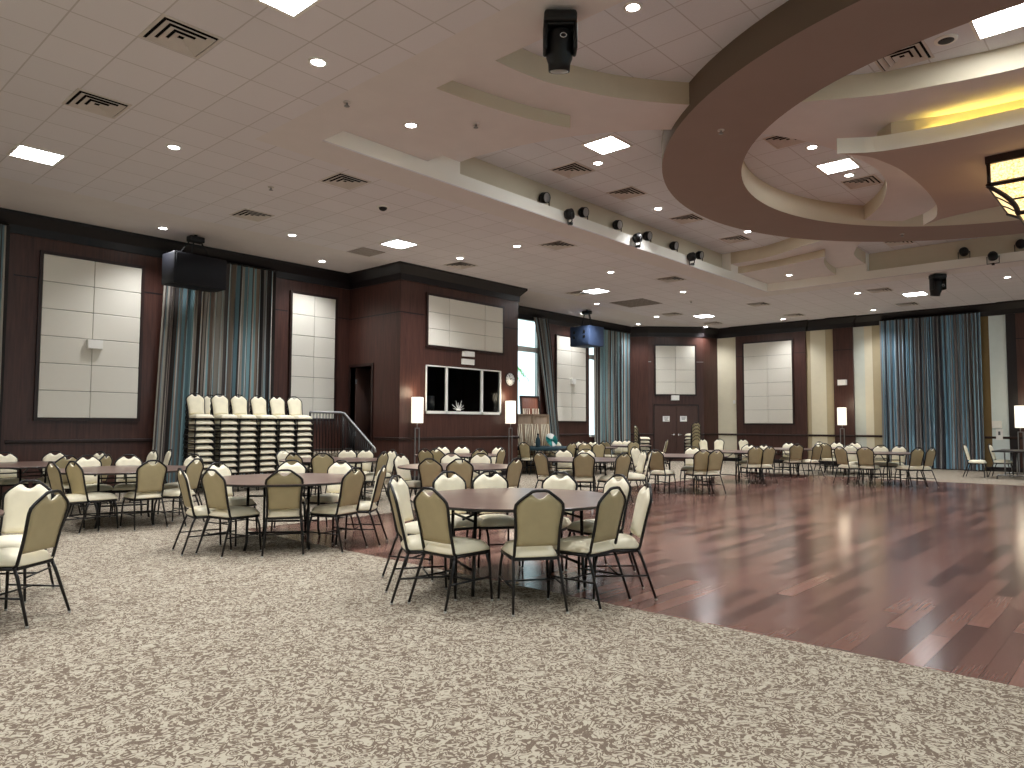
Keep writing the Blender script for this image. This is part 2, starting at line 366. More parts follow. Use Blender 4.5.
# left wall with two window openings
w = MB(); YO2 = YL+.25
WIN1 = (15.9, 19.5, 1.0, 5.16); WIN2 = (22.4, 25.0, 1.0, 5.16)
w.box((XMIN, YL, 0), (15.9, YO2, WZ)); w.box((19.5, YL, 0), (22.4, YO2, WZ)); w.box((25.0, YL, 0), (25.25, YO2, WZ))
for W_ in (WIN1, WIN2):
    w.box((W_[0], YL, 0), (W_[1], YO2, W_[2])); w.box((W_[0], YL, W_[3]), (W_[1], YO2, WZ))
# grooves and vertical seams stand proud as thin dark fillets
for x0, x1 in ((3.72, 4.12), (6.12, 6.5), (9.16, 9.56), (11.02, BX0), (19.95, 20.3), (22.2, 22.3)):
    w.box((x0, YL-.006, 4.285), (x1, YL, 4.31), 1)
struct(w, 'wall_left', [M['wall_wood'], M['crown']])
# window frames and panes
def window(name, W_, trans):
    m = MB(); x0, x1, z0, z1 = W_; y0, y1 = YL+.05, YL+.15
    for a, b in (((x0, z0), (x1, z0+.08)), ((x0, z1-.06), (x1, z1)), ((x0, trans), (x1, trans+.17)), ((x0, z0), (x0+.07, z1)), ((x1-.07, z0), (x1, z1))):
        m.box((a[0], y0, a[1]), (b[0], y1, b[1]))
    k = x0+1.2
    while k < x1-.4: m.box((k-.035, y0, z0), (k+.035, y1, z1)); k += 1.2
    o = struct(m, name, M['white_frame'])
    MB().box((x0+.02, YL+.09, z0+.02), (x1-.02, YL+.1, z1-.02)).build('window_pane', M['glass'], o)
    return o
window('window_1', WIN1, 4.0); window('window_2', WIN2, 4.0)
# booth
b = MB(); T = .12
DY0, DY1, DZ0, DZ1 = 15.25, 16.18, .75, 2.98           # doorway in its left side
b.box((BX0, BY, 0), (BX0+T, DY0, WZ)); b.box((BX0, DY1, 0), (BX0+T, YL, WZ)); b.box((BX0, DY0, 0), (BX0+T, DY1, DZ0)); b.box((BX0, DY0, DZ1), (BX0+T, DY1, WZ))
VX0, VX1, VZ0, VZ1 = 12.26, 15.1, 1.74, 3.0
b.box((BX0+T, BY, 0), (VX0, BY+T, WZ)); b.box((VX1, BY, 0), (BX1, BY+T, WZ)); b.box((VX0, BY, 0), (VX1, BY+T, VZ0)); b.box((VX0, BY, VZ1), (VX1, BY+T, WZ))
b.box((BX1-T, BY+T, 0), (BX1, YL, WZ))
b.box((BX0-.006, BY-.006, 4.27), (12.2, BY, 4.3), 1); b.box((15.2, BY-.006, 4.27), (BX1, BY, 4.3), 1); b.box((BX0-.006, BY-.006, 4.27), (BX0, YL, 4.3), 1)
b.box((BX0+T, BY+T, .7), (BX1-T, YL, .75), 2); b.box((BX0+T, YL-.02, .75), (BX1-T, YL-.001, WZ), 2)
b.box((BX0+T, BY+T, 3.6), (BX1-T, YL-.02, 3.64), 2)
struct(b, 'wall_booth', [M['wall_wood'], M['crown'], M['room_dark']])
d = MB()
d.box((BX0-.03, DY0-.07, DZ0), (BX0+T, DY0, DZ1+.07)); d.box((BX0-.03, DY1, DZ0), (BX0+T, DY1+.07, DZ1+.07)); d.box((BX0-.03, DY0, DZ1), (BX0+T, DY1, DZ1+.07))
dr = struct(d, 'door_1', M['frame_wood'])
lf = MB().rbox((BX0+.13, DY1-.06, DZ0+.01), (BX0+1.0, DY1-.015, DZ1-.01), .006, 1).build('door_leaf', M['door_wood'], dr)
for z in (1.2, 2.6): MB().box((BX0+.1, DY1-.075, z-.06), (BX0+.14, DY1-.06, z+.06)).build('hinge', M['steel'], dr)
vf = MB()
for a, c_ in (((VX0, VZ0), (VX1, VZ0+.07)), ((VX0, VZ1-.03), (VX1, VZ1)), ((VX0, VZ0), (VX0+.03, VZ1)), ((VX1-.06, VZ0), (VX1, VZ1)), ((12.96, VZ0), (13.02, VZ1)), ((14.29, VZ0), (14.36, VZ1))):
    vf.box((a[0], BY-.03, a[1]), (c_[0], BY+.04, c_[1]))
vo = struct(vf, 'window_3', M['white_frame'])
MB().box((VX0+.02, BY+.01, VZ0+.02), (VX1-.02, BY+.018, VZ1-.02)).build('window_pane', M['booth_glass'], vo)
# steps and landing before the booth door
s = MB(); s.box((9.5, 15.12, 0), (BX0, YL, .75))
for k in range(4): s.box((10.45, 15.12-.28*(k+1), 0), (BX0, 15.12-.28*k, .6-.15*k))
struct(s, 'floor_landing', M['carpet'])
# vestibule wall with double doors in the far corner
A, B = Vector((25.58, 15.62, 0)), Vector((27.2, 14.0, 0))
dd = (B-A).normalized(); nn = Vector((-dd.y, dd.x, 0)) if Vector((-dd.y, dd.x, 0)).dot(Vector((-1, -1, 0))) > 0 else Vector((dd.y, -dd.x, 0))
def dbox(mb, s0, s1, o0, o1, z0, z1, mi=0):
    ps = [A+dd*s0+nn*o0, A+dd*s1+nn*o0, A+dd*s1+nn*o1, A+dd*s0+nn*o1]
    mb.prism([(p.x, p.y) for p in ps], z0, z1, mi)
LW = (B-A).length
w = MB()
w.prism([(25.2, YO2), (25.2, YL), (A.x, A.y), (B.x, B.y), (XR, 13.81), (XR+.3, 13.81), (XR+.3, YO2)], 0, WZ)
dbox(w, .0, .12, 0, .006, 4.05, 4.08, 1); dbox(w, LW-.28, LW, 0, .006, 4.05, 4.08, 1)
struct(w, 'wall_corner', [M['wall_wood'], M['steel']])
def along(px, py):
    d_ = ray(px, py); t = (A.x+A.y)/(d_.x+d_.y); p = Vector((d_.x*t, d_.y*t, H+d_.z*t)); return (Vector((p.x, p.y, 0))-A).dot(dd), p.z
s0, zt = along(654.4, 405.5); s1, _ = along(697.4, 405.5); sm = (s0+s1)/2
fr = MB(); dbox(fr, s0-.05, s0, 0, .04, 0, zt+.05); dbox(fr, s1, s1+.05, 0, .04, 0, zt+.05); dbox(fr, s0, s1, 0, .04, zt, zt+.05)
do = struct(fr, 'door_2', M['frame_wood'])
for q0, q1, hx in ((s0, sm-.005, sm-.1), (sm+.005, s1, sm+.1)):
    l = MB(); dbox(l, q0+.004, q1-.004, .002, .028, .01, zt-.005); lo = l.build('door_leaf', M['door_wood'], do)
    h_ = MB(); p = A+dd*hx+nn*.028; h_.tube([p+Vector((0, 0, 1.08)), p+nn*.07+Vector((0, 0, 1.08)), p+nn*.07+dd*(.14 if hx < sm else -.14)*-1+Vector((0, 0, 1.08))], .016, 8); h_.lathe([(0, 0), (.045, 0), (.045, .012), (0, .012)], 14, p+Vector((0, 0, 1.08)), M4=Matrix.Rotation(0, 4, 'Z') @ nn.to_track_quat('Z', 'Y').to_matrix().to_4x4())
    h_.build('door_handle', M['chrome'], lo)
for i, px in enumerate((666, 683.3)):
    q, z = along(px, 418.8); t = thing('paper_sign', 'white printed paper sign taped to the %s leaf of the double doors' % ('left', 'right')[i], 'sign', A+dd*q+nn*.029)
    P = MB(); o_ = A+dd*q+nn*.029
    def pb(mb, a, b_, z0, z1, t0, t1):
        ps = [dd*a+nn*t0, dd*b_+nn*t0, dd*b_+nn*t1, dd*a+nn*t1]; mb.prism([(p.x, p.y) for p in ps], z0, z1)
    pb(P, -.14, .14, z-.11, z+.11, 0, .003); P.build('sheet', M['paper'], t)
    K = MB()
    for j in range(4 if i == 0 else 3): pb(K, -.1+.012*j, .1-.02*((j*7) % 3), z+.06-.045*j, z+.078-.045*j, .003, .004)
    K.build('printed_lines', M['ink'], t)
# right wall: pilasters and papered bays
w = MB(); w.box((XR, YMIN, 0), (XR+.3, 13.81, WZ), 0)
strips = [(12.96, 13.81, 1), (9.98, 10.14, 2), (9.42, 9.98, 1), (9.12, 9.42, 2), (8.05, 8.42, 3), (7.78, 8.05, 1), (7.4, 7.78, 2), (4.2, 4.6, 4), (3.72, 4.2, 5)]
for y0, y1, k in strips: w.box((XR-.012, y0, 0), (XR, y1, WZ), k)
w.box((XR-.1, 10.14, 0), (XR, 12.96, WZ), 0); w.box((XR-.1, 8.42, 0), (XR, 9.12, WZ), 0); w.box((XR-.1, 3.45, 0), (XR, 3.72, WZ), 6); w.box((XR-.13, YMIN, 0), (XR, 3.45, WZ), 0)
w.box((XR-.106, 10.14, 4.27), (XR-.1, 10.55, 4.295), 6); w.box((XR-.106, 12.65, 4.27), (XR-.1, 12.96, 4.295), 6); w.box((XR-.106, 8.42, 4.27), (XR-.1, 9.12, 4.295), 6); w.box((XR-.136, -2, 4.27), (XR-.13, 3.45, 4.295), 6)
struct(w, 'wall_right', [M['wall_wood'], M['wallpaper_cream'], M['wallpaper_tan'], M['wallpaper_grey'], M['wallpaper_olive'], M['wallpaper_blue'], M['crown']])
w = MB(); w.box((XMIN-.3, YMIN-.3, 0), (XMIN, YL+.25, WZ)); struct(w, 'wall_back', M['wallpaper_cream'])
w = MB(); w.box((XMIN, YMIN-.3, 0), (XR+.3, YMIN, .9)); w.box((XMIN, YMIN-.3, 4.9), (XR+.3, YMIN, WZ))
for k in range(7): w.box((XMIN+k*5.2-.3, YMIN-.3, .9), (XMIN+k*5.2+.5, YMIN, 4.9))
struct(w, 'wall_near', M['wallpaper_cream'])
w = MB()
for k in range(6):
    x0 = XMIN+k*5.2+.5; x1 = XMIN+(k+1)*5.2-.3
    for q_ in range(4):
        x = x0+(x1-x0)*q_/3; w.box((x-.04, YMIN-.2, .9), (x+.04, YMIN-.1, 4.9))
    w.box((x0, YMIN-.2, 3.5), (x1, YMIN-.1, 3.6))
struct(w, 'added_window_4', M['white_frame'])  # unseen window band, added to let more daylight into the hall
# crown mouldings, chair rails, skirting
def run(mb, pts, prof, mi=0):
    """sweep a profile [(out, z)] along a polyline; 'out' is toward the room (left of the travel direction)"""
    P = [Vector((x, y, 0)) for x, y in pts]; rings = []
    for i, p in enumerate(P):
        a = (p-P[i-1]).normalized() if i else None; b_ = (P[i+1]-p).normalized() if i < len(P)-1 else None
        if a is None: a = b_
        if b_ is None: b_ = a
        na, nb = Vector((-a.y, a.x, 0)), Vector((-b_.y, b_.x, 0)); m = na+nb; m = m/max(.3, m.dot(na))
        rings.append([(p.x+m.x*o, p.y+m.y*o, z) for o, z in prof])
    k = len(prof); v = [q for g in rings for q in g]
    f_ = [(i*k+j, (i+1)*k+j, (i+1)*k+(j+1) % k, i*k+(j+1) % k) for i in range(len(P)-1) for j in range(k)]
    f_ += [tuple(range(k)), tuple(range((len(P)-1)*k, len(P)*k))[::-1]]
    mb.add(v, f_, mi)
crown_p = [(0, 5.1), (.03, 5.1), (.04, 5.26), (.1, 5.33), (.17, 5.41), (.2, 5.44), (.2, 5.5), (0, 5.5)]
path = [(XR-.13, YMIN), (XR-.13, 3.45), (XR-.1, 3.45), (XR-.1, 3.72), (XR, 3.72), (XR, 8.42), (XR-.1, 8.42), (XR-.1, 9.12), (XR, 9.12), (XR, 10.14), (XR-.1, 10.14), (XR-.1, 12.96), (XR, 12.96), (XR, 13.81), (B.x, B.y), (A.x, A.y), (25.2, YL), (BX1, YL), (BX1, BY), (BX0, BY), (BX0, YL), (XMIN, YL)]
m = MB(); run(m, path, crown_p); struct(m, 'trim_10', M['crown'])
rail_p = [(0, 1.06), (.025, 1.06), (.04, 1.085), (.04, 1.12), (.02, 1.135), (0, 1.135)]
segs = [[(XR-.13, YMIN), (XR-.13, 3.45), (XR-.1, 3.45), (XR-.1, 3.72), (XR, 3.72), (XR, 4.4)], [(XR, 7.5), (XR, 8.42), (XR-.1, 8.42), (XR-.1, 9.12), (XR, 9.12), (XR, 10.14), (XR-.1, 10.14), (XR-.1, 12.96), (XR, 12.96), (XR, 13.81), (B.x, B.y), tuple((A+dd*(s1+.06))[:2])],
        [tuple((A+dd*(s0-.06))[:2]), (A.x, A.y), (25.2, YL), (25.1, YL)], [(22.3, YL), (19.6, YL)], [(BX1, YL), (BX1, BY), (BX0, BY), (BX0, 15.1)], [(9.45, YL), (9.2, YL)], [(6.45, YL), (3.7, YL)]]
m = MB()
for s_ in segs: run(m, s_, rail_p)
struct(m, 'trim_11', M['frame_wood'])
m = MB()
for s_ in segs: run(m, s_, [(0, 0), (.02, 0), (.02, .13), (.008, .15), (0, .15)])
struct(m, 'baseboard_room', M['crown'])
# ------------------------------------------------------------------ acoustic panels
def acoustic(label, org, ux, un, wid, hei, cols, rows):
    """org lower corner on the wall, ux along the wall, un out of it; cols = column widths as fractions"""
    t = thing('acoustic_panel', label, 'wall panel', org)
    ux, un = Vector(ux), Vector(un)
    def bx(mb, a, b_, z0, z1, t0, t1, bev=0):
        ps = [ux*a+un*t0, ux*b_+un*t0, ux*b_+un*t1, ux*a+un*t1]
        bm = bmesh.new(); vv = [bm.verts.new((p.x, p.y, z)) for z in (z0, z1) for p in ps]
        for q in ((3, 2, 1, 0), (4, 5, 6, 7), (0, 1, 5, 4), (1, 2, 6, 5), (2, 3, 7, 6), (3, 0, 4, 7)): bm.faces.new([vv[i] for i in q])
        bmesh.ops.recalc_face_normals(bm, faces=bm.faces)
        if bev: bmesh.ops.bevel(bm, geom=list(bm.edges), offset=bev, segments=2, affect='EDGES', profile=.5)
        mb.bm(bm)
    f_ = MB(); x = 0; g = .004
    for cw in cols:
        for r_ in range(rows): bx(f_, x*wid+g, (x+cw)*wid-g, r_*hei/rows+g, (r_+1)*hei/rows-g, .004, .05, .01)
        x += cw
    f_.build('fabric_panel', M['fabric'], t)
    q = MB(); bx(q, 0, wid, 0, hei, 0, .02); q.build('backing_board', M['frame_wood'], t)
    e = .06; q = MB()
    for a in ((-e, 0, -e, hei+e), (wid, wid+e, -e, hei+e), (0, wid, -e, 0), (0, wid, hei, hei+e)): bx(q, a[0], a[1], a[2], a[3], 0, .055)
    q.build('frame', M['frame_wood'], t)
acoustic('tall cream fabric wall panel between the two striped curtains on the left wall', (4.2, YL, 1.56), (1, 0, 0), (0, -1, 0), 1.84, 3.23, (.5, .5), 6)
acoustic('cream fabric wall panel right of the curtain behind the stacked chairs', (9.67, YL, 1.6), (1, 0, 0), (0, -1, 0), 1.28, 3.17, (.5, .5), 6)
acoustic('wide cream fabric panel above the booth window', (12.3, BY, 3.52), (1, 0, 0), (0, -1, 0), 2.84, 1.3, (.26, .48, .26), 3)
acoustic('tan fabric wall panel behind the hanging blue speaker', (20.37, YL, 1.6), (1, 0, 0), (0, -1, 0), 1.76, 3.1, (.5, .5), 6)
q0, zt_ = along(655.3, 345.8); q1, zb_ = along(695, 394.6); _, zb_ = along(675, 394.4)
o_ = A+dd*q0; acoustic('cream fabric panel above the double doors', (o_.x, o_.y, zb_), dd, nn, q1-q0, zt_-zb_, (.5, .5), 4)
acoustic('cream fabric panel on the right wall between pale wallpaper bays', (XR-.1, 12.6, 1.55), (0, -1, 0), (-1, 0, 0), 1.95, 3.23, (.5, .5), 6)
# ------------------------------------------------------------------ curtains
def curtain(label, P0, P1, un, z0, z1, folds, mat, amp=.055, bottom=None, tie=None):
    """hanging from P0-P1; bottom = (P0', P1') where the hem is shifted"""
    P0, P1, un = Vector(P0), Vector(P1), Vector(un); rnd = random.Random(len(label)*13+folds)
    NU = folds*8; NZ = 14; ph = [rnd.uniform(-.5, .5) for _ in range(folds+2)]; am = [rnd.uniform(.55, 1.25) for _ in range(folds+2)]
    mb = MB(); uv = []; v = []
    for j in range(NZ+1):
        tz = j/NZ; z = z1+(z0-z1)*tz
        for i in range(NU+1):
            u = i/NU; k = u*folds; fi = int(min(k, folds-1)); fr_ = k-fi
            a0 = am[fi]*(1-fr_)+am[fi+1]*fr_; p0 = ph[fi]*(1-fr_)+ph[fi+1]*fr_
            off = math.sin(2*PI*k+p0*1.6)*amp*a0*(1-.35*tz)
            du = .18/folds*math.sin(4*PI*k+p0*3+tz*1.3) + .35/folds*math.sin(tz*2.2+ph[fi]*6)*tz*(4*u*(1-u))
            top = P0+(P1-P0)*(u+du)
            if bottom:
                b_ = Vector(bottom[0])+(Vector(bottom[1])-Vector(bottom[0]))*u; s_ = tz**.85; top = top*(1-s_)+b_*s_
            p = top+un*(off+amp*1.3); v.append((p.x, p.y, z)); uv.append((u, tz))
    f_ = [(j*(NU+1)+i, (j+1)*(NU+1)+i, (j+1)*(NU+1)+i+1, j*(NU+1)+i+1) for j in range(NZ) for i in range(NU)]
    mb.add(v, f_, 0, True); mb.uv = uv
    t = thing('striped_curtain', label, 'curtain', (P0+P1)/2)
    o = mb.build('curtain_cloth', mat, t); o.location = -(P0+P1)/2
    rd = MB(); rd.tube([P0+un*.09+Vector((0, 0, z1+.02)), P1+un*.09+Vector((0, 0, z1+.02))], .02, 8); q = rd.build('curtain_rod', M['black_metal'], t); q.location = -(P0+P1)/2
    return t
curtain('blue grey striped curtain cut off by the left edge of the photo', (1.6, YL-.04, 0), (3.58, YL-.04, 0), (0, -1, 0), .03, 5.2, 11, M['curtain'])
curtain('blue grey and taupe striped curtain behind the tall stacked chairs', (6.5, YL-.04, 0), (9.12, YL-.04, 0), (0, -1, 0), .03, 5.2, 17, M['curtain'], .08, ((6.3, YL-.04, 0), (9.12, YL-.04, 0)))
curtain('striped curtain gathered aside beside the bright window behind the booth', (18.95, YL-.06, 0), (19.7, YL-.06, 0), (0, -1, 0), .05, 5.2, 7, M['curtain'], .06, ((20.0, YL-.06, 0), (20.5, YL-.06, 0)))
curtain('grey blue striped curtain in the corner left of the double doors', (22.62, YL-.04, 0), (25.1, YL-.04, 0), (0, -1, 0), .03, 5.2, 13, M['curtain'], .07)
curtain('wide bright blue striped curtain on the right wall', (XR-.05, 7.48, 0), (XR-.05, 4.42, 0), (-1, 0, 0), .03, 5.22, 25, M['curtain_blue'], .085)
# ------------------------------------------------------------------ ceiling fixtures
def spot(loc, w, ang=2.15, blend=1.0, col=(.98, .99, 1)):
    l = bpy.data.lights.new('downlight_or_fill_spot', 'SPOT'); l.energy = w; l.spot_size = ang; l.spot_blend = blend; l.color = col; l.shadow_soft_size = .07
    o = bpy.data.objects.new('downlight_or_fill_spot', l); COL.objects.link(o); o.location = loc; return o
dl = thing('ceiling_downlight', 'x', 'ceiling light')
MB().lathe([(.075, 0), (.11, 0), (.11, -.008), (.078, -.012), (.075, 0)], 20).build('trim_ring', M['white_plastic'], dl)
MB().lathe([(0, -.002), (.075, -.002), (.075, -.006), (0, -.008)], 20).build('lens', M['down_light'], dl)
DW = 155
DL = [(318, 62, Z0, 'nearest downlight on the left ceiling, below the largest vent'), (174, 147, Z0, 'downlight on the left ceiling between the light panel and the tray'),
 (411, 125, ZL2, 'downlight in the plain near corner of the ceiling tray'), (633, 7, Z1, 'downlight in the tiles right of the big moving head light'),
 (163, 228, Z0, 'downlight by the left wall, left of the hanging black speaker'), (292, 235, Z0, 'downlight above the curtain behind the stacked chairs'),
 (322, 261, Z0, 'downlight above the cream panel left of the booth'), (460, 258, Z0, 'downlight above the booth front'), (517, 246, Z0, 'downlight below the tray ledge, right of the booth corner'),
 (611, 272, Z0, 'bright downlight below the middle of the tray ledge'), (597, 303.7, Z0, 'downlight just below the light panel over the blue speaker'), (582.5, 313.5, Z0, 'downlight beside the blue speaker bracket'),
 (638, 324, Z0, 'downlight nearest the corner curtain top'), (656.5, 316.5, Z0, 'downlight above the cream panel over the doors'), (705.7, 326.5, Z0, 'downlight above the right end of the door wall'),
 (683, 291.7, Z0, 'downlight below the far end of the tray ledge'), (658, 208.5, Z1, 'downlight left of the big brown ring in the raised tiles'), (598, 163, Z1, 'downlight beside the raised light panel left of the ring'),
 (747.5, 231.5, Z1, 'downlight half hidden behind the lower ring edge'), (812, 147, Z1, 'downlight inside the ring, above the inner light panel'), (849, 175, Z1, 'downlight inside the ring, below the inner light panel'),
 (789, 275, ZL2, 'downlight in the plain far corner of the ceiling tray'), (857.5, 293, Z0, 'downlight left of the small far moving head light'), (873.5, 310, Z0, 'downlight above the left part of the blue curtain'),
 (783, 319, Z0, 'downlight above the right wall panel'), (1007.5, 277, Z0, 'downlight near the right edge below the far ledge')]
FILL_SPOTS = [(1.0, 3.0), (1.0, 8.0), (1.2, 12.5), (-1.5, 5.5), (2.5, -1.5), (3.2, -5), (-2, 0), (23.5, -2), (24.5, -6), (11, -8.6), (16, -8.6)]  # fill spots added to brighten the hall, no downlights fitted here
FILL_SPOTS_HIGH = [(9, -1.5), (12, -3.6), (16, -3.6), (18.5, -1.5), (18.6, 3.2), (7.2, 1.5), (20.3, 1), (9, -5), (18, -5)]  # more fill at the raised ceiling, also added without fixtures
for i, (x, y, z, lb) in enumerate(DL):
    p = pz(x, y, z); lb = 'round ' + lb
    if i == 0: dl.location = p; dl['label'] = lb; dl['group'] = 'round ceiling downlights'
    else: dup(dl, p, 0, lb, 'round ceiling downlights')
    k_ = .55 if (YL-p.y < 2.2 or XR-p.x < 2.2) else .4 if (z == Z1 and abs(YT-p.y) < 1.3) else 1
    spot(p-Vector((0, 0, .05)), DW*k_)
for x, y in FILL_SPOTS_HIGH: spot((x, y, Z1-.05), DW)
for x, y in FILL_SPOTS:
    spot((x, y, Z0-.05), DW)
lp = thing('ceiling_light_panel', 'x', 'ceiling light')
q = MB()
for a, c_ in (((-.32, -.32), (.32, -.28)), ((-.32, .28), (.32, .32)), ((-.32, -.28), (-.28, .28)), ((.28, -.28), (.32, .28))): q.box((a[0], a[1], -.012), (c_[0], c_[1], 0))
q.build('frame', M['white_plastic'], lp)
MB().box((-.28, -.28, -.008), (.28, .28, -.002)).build('diffuser', M['panel_light'], lp)
LPS = [(37, 155, Z0, 'square light panel at the far left of the ceiling'), (399, 244, Z0, 'square light panel above the booth corner'), (596, 291, Z0, 'square light panel above the blue speaker'),
 (704, 316, Z0, 'square light panel above the double doors'), (915, 294, Z0, 'square light panel above the blue curtain'), (607, 145, Z1, 'square light panel in the raised tiles left of the ring'),
 (838, 166, Z1, 'square light panel inside the ring beside a vent'), (1004, 20, Z1, 'large bright light panel inside the ring at the top right'), (283, -9, Z0, 'square light panel just above the top edge of the photo')]
for i, (x, y, z, lb) in enumerate(LPS):
    p = pz(x, y, z)
    if i == 0: lp.location = p; lp['label'] = lb; lp['group'] = 'square ceiling light panels'
    else: dup(lp, p, 0, lb, 'square ceiling light panels')
dup(lp, (16.2, 6.9, Z1), 0, 'square light panel hidden behind the lower edge of the big ring', 'square ceiling light panels')
for x, y in ((.6, 1.2), (-1.5, -3.5), (2.8, -7), (-2.5, 8)):  # unseen panels added as extra light for the hall
    dup(lp, (x, y, Z0), 0, 'unseen square light panel added in the ceiling above the camera', 'light panels added above the camera')
# vents
vt = thing('ceiling_vent', 'x', 'vent')
MB().box((-.3, -.3, -.004), (.3, .3, -.001)).build('dark_opening', M['vent_dark'], vt)
q = MB()
def sq(mb, r0, z0, r1, z1, th=.008):
    v = [(sx*r0, sy*r0, z0) for sx, sy in ((-1, -1), (1, -1), (1, 1), (-1, 1))]+[(sx*r1, sy*r1, z1) for sx, sy in ((-1, -1), (1, -1), (1, 1), (-1, 1))]
    v += [(x, y, z+th) for x, y, z in v]
    f_ = [(i, (i+1) % 4, 4+(i+1) % 4, 4+i) for i in range(4)]+[(8+i, 12+i, 12+(i+1) % 4, 8+(i+1) % 4) for i in range(4)]+[(i, 8+i, 8+(i+1) % 4, (i+1) % 4) for i in range(4)]+[(4+i, 4+(i+1) % 4, 12+(i+1) % 4, 12+i) for i in range(4)]
    mb.add(v, f_)
q = MB(); sq(q, .31, -.008, .28, -.012); q.build('frame', M['vent'], vt)
for r0, r1 in ((.235, .185), (.155, .105), (.075, .02)):
    q = MB(); sq(q, r0+.02, -.03, r1+.01, -.006); q.build('louver', M['vent'], vt)
VTS = [(181, 37, Z0, 'largest square vent at the top left of the ceiling'), (97, 104, Z0, 'square vent above the far left light panel'), (345, 181, Z0, 'square vent below the near corner of the tray'),
 (252, 215, Z0, 'square vent above the hanging black speaker'), (461, 265, Z0, 'square vent above the booth front beside a downlight'), (557.7, 245, Z0, 'square vent below the tray ledge near its left lights'),
 (572, 170, Z1, 'square vent below the raised light panel left of the ring'), (627, 193, Z1, 'square vent in the raised tiles, second from the left of the ring row'), (687, 218.7, Z1, 'square vent in the raised tiles left of the ring, third of the row'),
 (735, 239, Z1, 'square vent in the raised tiles at the tray far corner'), (671, 279, Z0, 'square vent below the right half of the tray ledge'), (578.5, 293, Z0, 'square vent left of the light panel over the blue speaker'),
 (672, 314, Z0, 'square vent left of the light panel over the doors'), (713, 323, Z0, 'small far vent just below the light panel over the doors'), (758.6, 304, Z0, 'square vent below the tray far corner'),
 (794, 315, Z0, 'far vent above the right wall panel'), (879.7, 290, Z0, 'square vent left of the light panel above the blue curtain'), (907, 304, Z0, 'square vent below the light panel above the blue curtain'),
 (862, 182, Z1, 'square vent inside the ring below the inner light panel'), (902, 56, Z1, 'square vent inside the ring behind its near edge'), (788, 139, Z1, 'square vent inside the ring left of the inner downlight'), (899, 242, Z1, 'square vent half hidden under the lower ring edge')]
for i, (x, y, z, lb) in enumerate(VTS):
    p = pz(x, y, z)
    if i == 0: vt.location = p; vt['label'] = lb; vt['group'] = 'square ceiling vents'
    else: dup(vt, p, 0, lb, 'square ceiling vents')
for x, y, lb in ((366, 252, 'flat grey return grille in the ceiling left of the booth'), (636, 303, 'large flat grey return grille in the ceiling before the double doors')):
    p = pz(x, y, Z0); t = thing('return_grille', lb, 'vent', p); h = .32 if x < 400 else .63
    MB().box((-h, -.32 if h < .5 else -.63, -.006), (h, .32 if h < .5 else .63, 0)).build('grille_face', M['grille'], t)
    q = MB(); e = h
    for k in range(-5, 6): q.box((-h, k*h/5.5-.006, -.012), (h, k*h/5.5+.006, -.006))
    q.build('grille_bars', M['vent'], t)
for x, y, z, lb in ((383, 206.5, Z0, 'small dome camera on the ceiling below the near tray corner'), (946, 39, Z1, 'round dark ceiling speaker inside the ring')):
    p = pz(x, y, z); t = thing('ceiling_dome', lb, 'ceiling device', p); R_ = .11 if z == Z0 else .13
    MB().lathe([(0, 0), (R_, 0), (R_, -.02), (R_*.75, -.025), (0, -.025)], 20).build('base_ring', M['white_plastic'], t)
    MB().lathe([(R_*.72, -.024), (R_*.6, -.06 if z == Z0 else -.03), (R_*.3, -.08 if z == Z0 else -.032), (0, -.085 if z == Z0 else -.032)], 20).build('dome', M['black'], t)
for x, y, z, lb in ((271, 187, Z0, 'ceiling sprinkler head left of the tray vent'), (691, 301, Z0, 'ceiling sprinkler head before the double doors'), (721, 130, ZR, 'small sprinkler under the big ring'), (347, 102, Z0, 'small sprinkler on the plain border of the tray'), (476, 124, ZL2, 'small sprinkler on the near corner soffit'), (902, 234, ZR, 'small sprinkler under the far side of the ring')):
    p = pz(x, y, z); t = thing('sprinkler_head', lb, 'sprinkler', p)
    MB().lathe([(0, 0), (.05, 0), (.05, -.01), (0, -.012)], 14).build('escutcheon', M['vent'], t)
    MB().lathe([(.012, -.01), (.012, -.05), (.035, -.052), (.035, -.058), (0, -.06)], 12).build('deflector', M['steel'], t)
# moving heads
def moving_head(loc, lb, rz, sc_):
    t = thing('moving_head_light', lb, 'stage light', loc, rz); t.scale = (sc_,)*3
    MB().rbox((-.16, -.13, -.11), (.16, .13, 0), .03).build('base', M['black'], t)
    y = MB()
    y.rbox((-.165, -.09, -.38), (-.125, .09, -.08), .02); y.rbox((.125, -.09, -.38), (.165, .09, -.08), .02); y.rbox((-.15, -.08, -.13), (.15, .08, -.1), .012)
    y.build('yoke', M['black'], t)
    hd = MB(); rot = Matrix.Rotation(math.radians(14), 4, 'X')
    hd.lathe([(0, -.13), (.09, -.13), (.125, -.16), (.135, -.3), (.13, -.4), (.11, -.45), (.105, -.52), (.09, -.515), (0, -.505)], 24, M4=Matrix.Translation((0, 0, -.0)) @ rot)
    h_ = hd.build('head', M['black'], t)
    MB().lathe([(0, -.522), (.088, -.522), (.088, -.514), (0, -.512)], 20, M4=rot).build('lens', M['glide'], h_)
    lg = MB(); lg.tube([(.02+.03*math.cos(a), -.185, -.30+.022*math.sin(a)) for a in [k*PI/6 for k in range(12)]], .005, 6, True); lg.build('badge', M['chrome'], t)
    q = MB(); q.tube([(-.13, .05, .0), (-.13, .05, .03)], .012); q.tube([(.1, -.05, 0), (.1, -.05, .03)], .012); q.build('clamp', M['black_metal'], t)
    return t
p = pz(560, 12, Z0); moving_head(p+Vector((0, 0, -.035)), 'large black moving head light hanging from the ceiling at the top', AZ-PI/2, 1.0)
p = pz(937.5, 274, Z0); moving_head(p+Vector((0, 0, -.01)), 'small far black moving head light hanging above the blue curtain', AZ-PI/2, 1.1)
